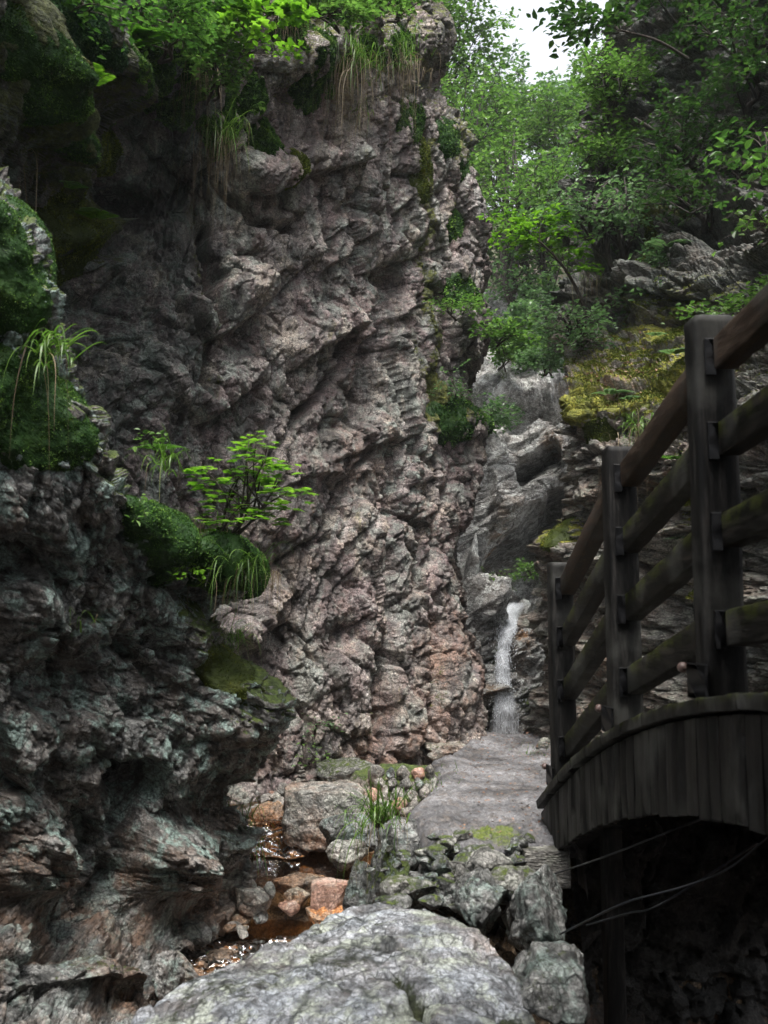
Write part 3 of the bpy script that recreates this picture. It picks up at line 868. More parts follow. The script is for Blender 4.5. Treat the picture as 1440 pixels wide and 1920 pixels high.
# water: thin amber sheets
def water_mat(name, tint, rip=9.0, bs=.25, rough=.04):
    m, N, L, b = newmat(name)
    N.remove(b)
    P = pos_vec(N, L, (1, .55, 1))
    tr = N.new("ShaderNodeBsdfTransparent"); tr.inputs[0].default_value = (*tint, 1)
    gl = N.new("ShaderNodeBsdfGlossy"); gl.inputs['Roughness'].default_value = rough
    fr = N.new("ShaderNodeFresnel"); fr.inputs[0].default_value = 1.55
    mx = N.new("ShaderNodeMixShader")
    bp = N.new("ShaderNodeBump"); bp.inputs['Strength'].default_value = bs; bp.inputs['Distance'].default_value = .03
    L.new(noise(N, L, P, rip, 4, .5, .8), bp.inputs['Height'])
    L.new(bp.outputs[0], gl.inputs['Normal']); L.new(bp.outputs[0], fr.inputs['Normal'])
    L.new(fr.outputs[0], mx.inputs[0]); L.new(tr.outputs[0], mx.inputs[1]); L.new(gl.outputs[0], mx.inputs[2])
    L.new(mx.outputs[0], N["Material Output"].inputs[0])
    return m
M_water = water_mat("pool_water", (.66, .50, .33))
M_run = water_mat("running_water", (.85, .72, .55), 16, .16, .08)
def pool(Y0, Y1, z, hw):
    n, k = 60, 30
    ys = np.linspace(Y0, Y1, n)
    A = np.array([[[chan_x(y) + hw * f, y, CZ + z] for f in np.linspace(-1, 1, k)] for y in ys]).reshape(-1, 3)
    A[:, 2] += .004 * fbm((A * 7).astype(np.float32), 3, 91)
    return tag(obj("water", A, [grid_faces(n, k)], M_water), kind='structure')
pool(6.0, 7.02, -1.525, .95)
pool(5.5, 6.1, -1.72, .8)
pool(2.2, 5.56, -1.90, .9)
pool(7.0, 8.7, -1.335, .7)
# the little cascade: water sliding over a rust-coloured lip of rock
def cascade(name, Yt, zt, zb, xc, hw, label, run):
    n, k = 60, 90
    xs, t = np.linspace(-1, 1, k), np.linspace(0, 1, n)
    Xg, T = np.meshgrid(xs, t)
    lip = .05 * np.sin(Xg * 5 + 1) + .10 * Xg ** 2
    Y = Yt + lip + .15 - run * (T ** .8) - .16 * sstep(0, .3, T)
    Z = zt + (zb - zt) * sstep(.12, .95, T) + .01
    P = np.stack([xc + Xg * hw, Y, CZ + Z], -1).reshape(-1, 3)
    rel = rock_relief(P.astype(np.float32), [(.22, .05), (.09, .025), (.04, .01)], None, 95, .2)
    P2 = P.copy(); P2[:, 1] -= rel; P2[:, 2] += rel * .5
    m = np.zeros((len(P), 3)); m[:, 2] = .55
    rk = empty(name, P.mean(0) * [1, 1, 0] + [0, 0, CZ + zb])
    tag(rk, label, "cascade")
    obj("rock_lip", P2, [grid_faces(n, k)], M_wet, rk, attrs={'mask': m})
    P3 = P2.copy(); P3[:, 1] -= .012; P3[:, 2] += .012 + .006 * fbm((P3 * [30, 8, 8]).astype(np.float32), 3, 97)
    obj("water_film", P3, [grid_faces(n, k)], M_run, rk)
cascade("cascade", 5.52, -1.72, -1.94, -.62, .55, "small cascade sliding over a rust-orange rock lip between the two lower pools", .34)
cascade("cascade", 7.05, -1.36, -1.54, -.82, .32, "amber trickle running down a shallow slope into the upper pool below the block", .28)

# ------------------------------------------------------------------ stones
_ico = {}
def ico(n):
    if n not in _ico:
        bm = bmesh.new()
        bmesh.ops.create_icosphere(bm, subdivisions=n, radius=1)
        bm.verts.ensure_lookup_table()
        V = np.array([v.co[:] for v in bm.verts])
        Fc = np.array([[v.index for v in f.verts] for f in bm.faces])
        bm.free()
        _ico[n] = (V, Fc)
    return _ico[n]

def stone_shape(dims, seed, sub=5, angular=.6, ncut=11, rough=1.0, flat=None):
    V, Fc = ico(sub)
    V = V.copy()
    rs = np.random.RandomState(seed)
    for k in range(ncut):
        n = rs.normal(size=3); n /= np.linalg.norm(n)
        c = rs.uniform(.52, .85)
        d = V @ n - c
        V = V - np.outer(np.maximum(d, 0) * (.55 + .45 * angular), n)
    if flat:
        for ax, sgn, c in flat:
            n = np.zeros(3); n[ax] = sgn
            d = V @ n - c
            V = V - np.outer(np.maximum(d, 0) * .95, n)
    lo, hi = V.min(0), V.max(0)
    V = (V - (lo + hi) / 2) / ((hi - lo) / 2)
    dims = np.array(dims)
    W = V * dims / 2
    n = V / np.linalg.norm(V, axis=1)[:, None]
    s = dims.mean()
    off = rs.uniform(-50, 50, 3)
    q = (W / s + off).astype(np.float32)
    rel = rock_relief(q, [(.45, .045), (.2, .03), (.09, .016), (.04, .007)], rot3(*rs.uniform(0, 3, 3)) @ np.diag([.8, .9, 1.5]), seed % 90, .12, 2.5) + .03 * fbm(q * 3, 4, seed % 80)
    W = W + n * (rel * s * rough)[:, None]
    return W, Fc

def vnormals(V, Fc):
    fn = np.cross(V[Fc[:, 1]] - V[Fc[:, 0]], V[Fc[:, 2]] - V[Fc[:, 0]])
    n = np.zeros_like(V)
    for k in range(3): np.add.at(n, Fc[:, k], fn)
    return n / (np.linalg.norm(n, axis=1)[:, None] + 1e-12)

def stone(box, Y, label, mat, seed, depth=None, name="boulder", cat="boulder", moss=.0, rust=0., lich=.3, rz=0, sub=5, group=None, parent=None, ncut=11, rough=1.0, angular=.6, flat=None, tilt=0):
    x0, y0, x1, y1 = box
    c = R((x0 + x1) / 2, (y0 + y1) / 2, Y)
    k = Y / F * 1.0
    wd_, ht = (x1 - x0) * k, (y1 - y0) * k
    dp = depth if depth else (wd_ + ht) / 2
    W, Fc = stone_shape((wd_, dp, ht), seed, sub, angular, ncut, rough, flat)
    if rz or tilt: W = W @ rot3(0, math.radians(tilt), math.radians(rz)).T
    c = c + np.array([0, dp * .35, 0])
    n = vnormals(W, Fc)
    P = W + c
    lf = fbm((P * 5).astype(np.float32), 3, 7)
    up = sstep(0., .7, n[:, 2] + .5 * lf)
    m = np.stack([moss * (.25 + .75 * up), np.full(len(P), lich), np.full(len(P), rust) + rust * .6 * sstep(.2, -.4, n[:, 2])], -1)
    o = obj(name, P, [Fc], mat, parent, c - [0, 0, ht / 2] if parent is None else None, True, {'mask': np.clip(m, 0, 1)})
    if parent is None: tag(o, label, cat, group)
    return o

# the big pale slab in front
def front_boulder():
    # outline of its top in plan, worked back from the picture; thick enough to reach the stream bed
    n, k = 260, 260
    u, v = np.meshgrid(np.linspace(-1, 1, n), np.linspace(-1, 1, k))
    # superellipse disc
    r = np.maximum(np.abs(u), np.abs(v))
    th = np.arctan2(v, u)
    key = [(-180, .98), (-150, .90), (-120, .92), (-90, 1.0), (-60, 1.0), (-30, .95), (0, .86), (20, .86), (45, .92), (70, 1.0), (90, 1.0), (105, .84), (120, .74), (135, .70), (150, .76), (165, .88), (180, .98)]
    rad = np.interp(np.degrees(th), [a for a, _ in key], [b for _, b in key])
    X = -.13 + .80 * r * rad * np.cos(th)
    Y = 3.42 + 1.18 * r * rad * np.sin(th)
    top = -1.17 + .05 * X + .035 * (Y - 3.3)
    rr = r
    Z = top - .10 * rr ** 2.5 - .75 * sstep(.86, 1.0, rr) ** 1.3 * .95
    X = X + (.06 * sstep(.86, 1., rr)) * np.cos(th)
    Y = Y + (.05 * sstep(.86, 1., rr)) * np.sin(th)
    P = np.stack([X, Y, CZ + Z], -1).reshape(-1, 3)
    pf = P.astype(np.float32)
    rel = rock_relief(pf, [(.6, .03), (.24, .012), (.10, .008), (.045, .006), (.02, .003)], rot3(.3, .2, .6), 44, .07, 1.2) + .045 * fbm(pf * 1.8, 4, 45) + .006 * fbm(pf * 14, 4, 42)
    ck = np.zeros(len(P))
    for pts, w_, a_ in (([(.02, 3.55), (.12, 3.3), (.10, 3.1), (.3, 2.85), (.45, 2.6)], .015, .055), ([(-.2, 3.1), (.05, 3.18), (.14, 3.28), (.3, 3.42)], .012, .045), ([(-.15, 3.9), (.05, 3.75), (.15, 3.6)], .010, .035), ([(.1, 3.3), (.3, 3.25), (.5, 3.28)], .012, .04)):
        best = np.full(len(P), 9.)
        wob = .05 * fbm(pf * 6, 3, 46)
        for (a, b), (c_, d_) in zip(pts[:-1], pts[1:]):
            ex, ey = c_ - a, d_ - b
            t = np.clip(((P[:, 0] - a) * ex + (P[:, 1] - b) * ey) / (ex * ex + ey * ey), 0, 1)
            best = np.minimum(best, np.hypot(P[:, 0] - a - t * ex + wob, P[:, 1] - b - t * ey + wob))
        rel -= 1.7 * a_ * np.exp(-(best / (1.4 * w_)) ** 2)
        ck = np.maximum(ck, np.exp(-(best / (1.6 * w_)) ** 2))
    P[:, 2] += rel
    m = np.stack([.14 + .3 * sstep(.15, .5, fbm(pf * 3, 3, 48)) + .6 * ck, .35 + .4 * fbm(pf * 1.4, 3, 47), .15 + 1.0 * sstep(.15, .5, P[:, 0] - .2 + .3 * fbm(pf * 2, 3, 49)) * .6], -1)
    o = obj("boulder", P, [grid_faces(k, n)], M_front, attrs={'mask': np.clip(m, 0, 1)})
    tag(o, "large pale grey veined boulder with a cracked flat top filling the foreground", "boulder")
front_boulder()

ST = [  # box in the photo, distance, label, material, seed, options
 ((502, 1644, 610, 1690), 5.98, "dark wet boulder with an orange side damming the upper pool", M_wet, 11, dict(rust=.5, lich=.1, depth=.22, rough=.7, name="boulder")),
 ((575, 1656, 680, 1682), 5.97, "low rust-stained rock ledge beside the dark wet boulder, holding back the pool", M_wet, 12, dict(rust=1.0, depth=.22, name="rock")),
 ((584, 1658, 652, 1716), 5.70, "smooth brick-red block of stone standing in the lower pool", M_red, 13, dict(depth=.2, flat=[(2, 1, .55), (2, -1, .6), (0, 1, .7), (0, -1, .7), (1, -1, .6)], ncut=4, rough=.5, name="rock")),
 ((572, 1706, 656, 1740), 5.62, "flat orange-brown stone lying under the brick-red block", M_wet, 14, dict(rust=1.0, depth=.2, name="rock")),
 ((438, 1674, 504, 1722), 5.74, "flat-topped pale brown stone at the foot of the near cliff, by the lower pool", M_boulder, 15, dict(rust=.5, depth=.22, flat=[(2, 1, .4)], name="rock")),
 ((494, 1656, 516, 1686), 5.8, "small upright grey stone leaning on the dark wet boulder", M_boulder, 16, dict(sub=4, name="rock")),
 ((612, 1582, 688, 1636), 6.30, "pale angular stone sitting in the right side of the upper pool", M_boulder, 17, dict(rust=.15, angular=1, ncut=8, depth=.24, name="rock")),
 ((534, 1484, 700, 1600), 6.85, "big squared grey block with a flat top above the upper pool", M_boulder, 18, dict(depth=.55, flat=[(2, 1, .45), (0, -1, .6), (1, -1, .5)], ncut=6, rough=.9, moss=.3, lich=.2, rust=.45)),
 ((598, 1530, 712, 1612), 6.45, "dark layered rock wedged in front of the squared grey block", M_near, 19, dict(depth=.35, moss=.3, tilt=12)),
 ((590, 1436, 716, 1482), 7.9, "flat mossy grey slab at the foot of the tall cliff, behind the squared block", M_boulder, 20, dict(depth=.6, moss=.5, flat=[(2, 1, .4)])),
 ((640, 1476, 700, 1514), 7.2, "pale stone resting on the right end of the squared block", M_boulder, 21, dict(moss=.2, sub=4, name="rock")),
 ((566, 1472, 616, 1494), 7.4, "low brown stone resting on the left end of the squared block", M_boulder, 22, dict(moss=.2, rust=.4, sub=4, name="rock")),
 ((462, 1512, 542, 1572), 7.15, "dark brown wet rock above the amber trickle", M_wet, 23, dict(rust=.7, depth=.3, name="rock")),
 ((512, 1496, 546, 1530), 7.4, "light stone on top of the dark brown rock by the squared block", M_boulder, 24, dict(rust=.3, sub=4, name="rock")),
 ((646, 1628, 700, 1734), 5.15, "tall mossy grey slab on edge, leftmost of the leaning mossy boulders", M_near, 25, dict(moss=.5, depth=.3, ncut=8, tilt=6)),
 ((682, 1606, 728, 1726), 5.12, "narrow mossy boulder leaning between the tall slab and the bright green one", M_near, 26, dict(moss=.6, depth=.3, tilt=8)),
 ((702, 1604, 772, 1716), 5.0, "boulder with a thick bright green moss cushion on its left face", M_near, 27, dict(moss=.8, depth=.3)),
 ((704, 1548, 800, 1652), 5.1, "dark angular boulder at the corner of the path, grass tuft above it", M_near, 28, dict(moss=.25, depth=.4, angular=1, ncut=9, lich=.1)),
 ((760, 1640, 800, 1690), 4.82, "squarish grey stone in the path's stone edge, right of the mossy boulders", M_near, 29, dict(moss=.35, sub=4, name="rock")),
 ((786, 1600, 830, 1700), 4.85, "tall brown slab of rock set upright in the path edge", M_near, 30, dict(moss=.2, depth=.25, lich=.1)),
 ((802, 1646, 868, 1704), 4.62, "wedge-shaped grey stone with a mossy top tucked under the path edge", M_near, 31, dict(moss=.5, angular=1, name="rock")),
 ((810, 1610, 852, 1652), 4.72, "small rough stone high in the path edge, above the wedge-shaped one", M_near, 32, dict(moss=.4, sub=4, name="rock")),
 ((852, 1624, 876, 1664), 4.62, "small pale upright stone in the path edge", M_boulder, 33, dict(sub=4, name="rock")),
 ((868, 1602, 966, 1664), 4.66, "rough whitish rock with fallen leaves on it below the path", M_boulder, 34, dict(moss=.3, lich=.6, depth=.3)),
 ((922, 1630, 984, 1672), 4.45, "low mossy stone in front of the concrete block", M_boulder, 35, dict(moss=.5, sub=4, name="rock")),
 ((854, 1658, 962, 1760), 4.28, "knobbly greenish boulder hanging over the right end of the pale front boulder", M_near, 36, dict(moss=.35, depth=.4, rough=1.7, angular=1, ncut=8, lich=.2)),
 ((960, 1648, 1078, 1806), 4.25, "big dark upright boulder under the end of the bridge", M_near, 37, dict(moss=.3, depth=.5, angular=1, ncut=9, lich=.15)),
 ((968, 1812, 1116, 1940), 3.45, "lichen-spotted boulder at the bottom edge beside the dark hollow", M_near, 38, dict(moss=.35, depth=.45, angular=1, ncut=7, lich=.2)),
 ((736, 1684, 790, 1714), 4.75, "rounded grey stone on the back rim of the pale front boulder", M_boulder, 39, dict(moss=.2, sub=4, name="rock")),
 ((1000, 1780, 1100, 1850), 4.1, "flat dark stone between the upright boulder and the lichen-spotted one", M_near, 40, dict(moss=.3, lich=.1, name="rock")),
 ((802, 1376, 894, 1400), 9.3, "upper stone step where the tall cliff meets the path", M_boulder, 41, dict(depth=.5, moss=.3, rust=.5, flat=[(2, 1, .4), (1, -1, .6)], name="stone_step", cat="step", ncut=4, rough=.6)),
 ((796, 1396, 880, 1416), 8.9, "lower stone step beside the path", M_boulder, 42, dict(depth=.5, moss=.4, rust=.4, flat=[(2, 1, .4), (1, -1, .6)], name="stone_step", cat="step", ncut=4, rough=.6)),
 ((802, 1408, 850, 1430), 8.5, "small brownish stone below the lower step", M_boulder, 43, dict(sub=4, rust=.5, name="rock")),
 ((986, 1366, 1030, 1386), 10.0, "rounded orange stone on the far end of the path by the waterfall", M_red, 44, dict(sub=4, rust=.6, name="rock")),
 ((1008, 1386, 1046, 1440), 8.6, "rounded grey boulder half behind the first railing post", M_right, 45, dict(moss=.2)),
 ((462, 1272, 502, 1318), 5.5, "pale rounded knob of rock on the rim of the near cliff", M_boulder, 46, dict(moss=.2, sub=4, name="rock")),
 ((676, 1620, 700, 1656), 6.1, "small orange stone beside the pale angular one in the pool", M_red, 48, dict(sub=4, rust=.8, name="rock")),
 ((520, 1692, 562, 1720), 5.75, "small reddish stone at the foot of the dark wet boulder", M_red, 49, dict(sub=4, rust=.3, name="rock")),
 ((530, 1668, 580, 1704), 5.78, "brown cracked stone under the lip of the dark wet boulder", M_wet, 50, dict(sub=4, rust=.6, name="rock")),
 ((380, 1784, 440, 1808), 5.4, "flat greenish stone just under the small cascade", M_wet, 51, dict(sub=4, rust=.2, name="rock")),
 ((278, 1795, 338, 1885), 4.75, "wet grey rock nub at the waterline below the near cliff", M_near, 52, dict(rust=.2, lich=.3, rough=1.4)),
]
for box, Y, lab, mat, sd_, kw in ST:
    kw = dict(kw)
    nm = kw.pop('name', 'boulder')
    kw.setdefault('cat', 'boulder' if nm == 'boulder' else 'rock')
    stone(box, Y, lab, mat, sd_, name=nm, **kw)

# heaps of small stones nobody can tell apart: one group per heap, every stone its own object
rs = np.random.RandomState(5)
def heap(n, xr, yr, Yr, sz, label, group, mats, **kw):
    protos = [stone((0, 0, 100, 100), 1.0, None, mats[k % len(mats)], 300 + k * 7 + n, sub=4, depth=.9 * 100 / F, name="cobble", parent=None, rough=1.0, angular=1, ncut=8, **kw) for k in range(5)]
    for k in range(n):
        px, py = rs.uniform(*xr), rs.uniform(*yr)
        f = (py - yr[0]) / (yr[1] - yr[0])
        Y = Yr[1] + (Yr[0] - Yr[1]) * f + rs.uniform(-.08, .08)
        o = protos[k % 5].copy() if k >= 5 else protos[k]
        if k >= 5: C.objects.link(o)
        s = rs.uniform(*sz) * Y
        o.location = R(px, py, Y) - np.array([0, 0, s * 100 / F * .5])
        o.scale = (s * rs.uniform(.9, 1.7), s * rs.uniform(.8, 1.4), s * rs.uniform(.4, .8))
        o.rotation_euler = (rs.uniform(-.4, .4), rs.uniform(-.4, .4), rs.uniform(0, 6))
        tag(o, label, "stone", group)
heap(34, (466, 540), (1466, 1530), (7.3, 8.2), (.16, .36), "pale stone in the loose heap between the near cliff and the tall cliff", "loose stones at the cliff foot", [M_boulder, M_boulder, M_red], rust=.2)
heap(9, (430, 495), (1700, 1745), (5.55, 5.95), (.10, .30), "small wet pebble on the bank below the near cliff", "pebbles beside the lower pool", [M_wet, M_boulder, M_near], rust=.2)
heap(9, (330, 400), (1790, 1830), (5.0, 5.5), (.10, .26), "thin wet pebble at the edge of the lowest pool", "pebbles at the lowest pool", [M_wet], rust=.4)
heap(26, (740, 1000), (1562, 1600), (4.85, 5.1), (.18, .40), "mossy stone in the top course of the stacked path edge", "top stones of the stacked path edge", [M_near, M_boulder], moss=.55)
heap(26, (740, 980), (1590, 1690), (4.5, 4.95), (.32, .70), "dark mossy stone stacked in the wall below the path", "stones stacked below the path", [M_near, M_boulder], moss=.5)
heap(26, (690, 990), (1570, 1640), (4.7, 5.2), (.10, .30), "mossy cobble packed along the broken edge of the path", "cobbles at the path's broken edge", [M_near, M_boulder], moss=.45)
heap(14, (540, 600), (1450, 1480), (7.8, 8.2), (.10, .24), "small stone on the ground under the tall cliff by the cairn", "stones around the cairn", [M_boulder], rust=.3)

# a low wall of cobbles set in mortar beside the path
def cobble_wall():
    base = R(760, 1510, 7.0)
    t = empty("retaining_wall", base)
    tag(t, "rounded bank of cobbles set in mossy mortar beside the path", "wall")
    V, Fc = ico(5)
    W = V * np.array([.36, .42, .26])
    W[:, 2] = np.where(W[:, 2] > .12, .12 + (W[:, 2] - .12) * .25, W[:, 2])
    P = W + R(752, 1482, 7.35)
    pf = P.astype(np.float32)
    P += (V * (.05 * fbm(pf * 4, 4, 15) + .03 * facets(pf, .12, 16))[:, None])
    n = vnormals(P, Fc)
    m = np.stack([.35 + .3 * sstep(.3, .8, n[:, 2]), np.full(len(P), .3), np.full(len(P), .3)], -1)
    obj("mortar", P, [Fc], M_boulder, t, attrs={'mask': m})
    r2 = np.random.RandomState(8)
    k = 0
    for row, (py, x0, x1) in enumerate([(1452, 690, 810), (1472, 700, 826), (1492, 690, 822), (1510, 700, 815), (1524, 716, 800)]):
        x = x0
        while x < x1:
            w_, h_ = r2.uniform(18, 34), r2.uniform(18, 34)
            u = (x + w_ / 2 - 752) / 90
            Y = 7.35 - .40 * math.sqrt(max(.05, 1 - min(1, u * u))) + .03 * r2.rand() + .12 * (2 - row) / 4
            stone((x, py - h_ / 2, x + w_, py + h_ / 2), Y - .05, None, (M_boulder, M_near, M_boulder, M_red)[k % 7 if k % 7 < 4 else 0], 500 + k, parent=t, name="stone", sub=3, moss=.12, rust=.15, tilt=r2.uniform(-30, 30))
            x += w_ + r2.uniform(-1, 5)
            k += 1
cobble_wall()

# cairn
def cairn():
    c = R(565, 1478, 8.05)
    z = c[2]
    r2 = np.random.RandomState(4)
    for k, (w_, h_) in enumerate([(.105, .05), (.09, .04), (.075, .035), (.06, .03), (.045, .03), (.03, .025)]):
        W, Fc = stone_shape((w_, w_ * .8, h_), 700 + k, 3)
        P = W + np.array([c[0] + r2.uniform(-.006, .006), c[1], z + h_ / 2])
        o = obj("cairn_stone", P, [Fc], M_boulder, attrs={'mask': np.tile([0, .3, .2], (len(P), 1))})
        tag(o, ["broad base stone of the little cairn under the tall cliff", "second stone up in the little cairn", "third stone up in the little cairn", "fourth stone up in the little cairn", "small stone just below the top of the cairn", "tiny top stone of the little cairn"][k], "stone", "stones stacked in the cairn")
        z += h_ * .92
cairn()

# concrete block that carries the end of the bridge
def block():
    o = stone((982, 1594, 1066, 1660), 4.92, "square mossy concrete block under the corner of the bridge", M_right, 801, depth=.34, flat=[(0, 1, .5), (0, -1, .5), (1, -1, .5), (1, 1, .5), (2, 1, .5), (2, -1, .5)], ncut=0, rough=.35, moss=.35, name="concrete_block", cat="block")
block()

# rough abutment wall behind the hollow under the bridge, the darkness painted into its colour
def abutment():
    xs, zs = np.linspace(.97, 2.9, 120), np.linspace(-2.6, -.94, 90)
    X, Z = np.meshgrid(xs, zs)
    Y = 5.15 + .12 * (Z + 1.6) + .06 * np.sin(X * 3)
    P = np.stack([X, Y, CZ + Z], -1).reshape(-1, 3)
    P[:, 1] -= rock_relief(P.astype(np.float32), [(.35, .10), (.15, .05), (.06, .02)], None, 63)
    o = obj("abutment_wall", P, [grid_faces(90, 120)], M_shade, attrs={'mask': np.tile([.1, .0, .0], (len(P), 1))})
    tag(o, "rough stone abutment lost in the shade of the hollow under the bridge", "wall")
abutment()
# ------------------------------------------------------------------ the arched timber footbridge
def wood_mat(name, stretch, a, b_, c, rough=.65):
    m, N, L, b = newmat(name)
    P = pos_vec(N, L, stretch)
    n = noise(N, L, P, 5, 9, .65, .6)
    col = ramp(N, L, n, [(.32, a), (.5, b_), (.68, c)])
    col = mixc(N, L, .7, col, ramp(N, L, noise(N, L, P, 34, 4, .7), [(.36, .45), (.55, 1.15)]), 'MULTIPLY')
    P0 = pos_vec(N, L)
    col = mixc(N, L, ramp(N, L, noise(N, L, P0, 3.5, 6), [(.52, 0.), (.66, .5)]), col, (.10, .10, .09))
    at = N.new("ShaderNodeAttribute"); at.attribute_name = 'tint'
    mf = math_(N, L, 'MULTIPLY', ramp(N, L, at.outputs['Fac'], [(.6, 0.), (1., 1.)]), ramp(N, L, noise(N, L, P0, 16, 7, .7), [(.46, 0.), (.56, 1.)]))
    col = mixc(N, L, mf, col, (.09, .11, .012))
    b.inputs['Specular IOR Level'].default_value = .22
    L.new(col, b.inputs['Base Color'])
    L.new(ramp(N, L, n, [(.3, rough - .2), (.7, rough + .1)]), b.inputs['Roughness'])
    bp = N.new("ShaderNodeBump"); bp.inputs['Strength'].default_value = .45; bp.inputs['Distance'].default_value = .006
    L.new(noise(N, L, P, 22, 8, .7), bp.inputs['Height']); L.new(bp.outputs[0], b.inputs['Normal'])
    return m
M_post = wood_mat("dark_stained_timber", (9, 9, .9), (.0015, .0015, .0015), (.006, .0056, .0052), (.036, .033, .030))
M_rail = wood_mat("dark_rail_timber", (9, .9, 9), (.002, .0018, .0015), (.008, .007, .0056), (.036, .030, .024))
M_hand = wood_mat("brown_handrail_timber", (9, .9, 9), (.014, .009, .006), (.038, .025, .017), (.085, .06, .042))
M_fasc = wood_mat("black_fascia_boards", (7, 7, .7), (.002, .002, .002), (.006, .0055, .005), (.030, .026, .023))
M_iron = simple_mat("black_iron", [(.4, (.002, .002, .003)), (.6, (.007, .007, .008))], (8, 8, 8), 3, .5, .2, metallic=.0, spec=.3)
M_bolt = simple_mat("worn_bolt", [(.4, (.07, .04, .033)), (.6, (.18, .125, .11))], (30, 30, 30), 3, .35, .2)

def deck_z(Y): return CZ - .135 - .062 * (Y - 1.8) ** 2
BX0, BX1, BYF, BYN = .85, 2.05, 5.32, -1.9

def beam(P0, P1, w, h, up=(0, 0, 1), n=10, chamfer=.09, seed=0, wob=.003, mossy=0.0):
    """A planed timber from P0 to P1 with eased edges and slightly uneven faces."""
    P0, P1, up = np.array(P0, float), np.array(P1, float), np.array(up, float)
    T = P1 - P0; Ln = np.linalg.norm(T); T /= Ln
    sx = np.cross(T, up); sx /= np.linalg.norm(sx)
    uy = np.cross(sx, T)
    c = min(w, h) * chamfer
    prof = [(-w / 2 + c, -h / 2), (w / 2 - c, -h / 2), (w / 2 - c * .3, -h / 2 + c * .3), (w / 2, -h / 2 + c), (w / 2, h / 2 - c), (w / 2 - c * .3, h / 2 - c * .3), (w / 2 - c, h / 2), (-w / 2 + c, h / 2), (-w / 2 + c * .3, h / 2 - c * .3), (-w / 2, h / 2 - c), (-w / 2, -h / 2 + c), (-w / 2 + c * .3, -h / 2 + c * .3)]
    k = len(prof)
    ts = np.concatenate([[0, .004 / Ln * 1], np.linspace(.02, .98, n), [1 - .004 / Ln, 1]])
    sc = np.concatenate([[.90], [1], np.ones(n), [1], [.90]])
    rs_ = np.random.RandomState(seed)
    V, tint = [], []
    for t, s in zip(ts, sc):
        o = P0 + T * Ln * t
        for (a, b) in prof:
            V.append(o + sx * a * s + uy * b * s + rs_.normal(size=3) * wob * .4)
            tint.append(.5 + mossy * (b > h * .3))
    m = len(ts)
    a = np.arange(m * k).reshape(m, k)
    f = np.stack([a[:-1], np.roll(a[:-1], -1, 1), np.roll(a[1:], -1, 1), a[1:]], -1).reshape(-1, 4)
    return np.array(V), [f, np.array([a[0][::-1]]), np.array([a[-1]])], np.array(tint)

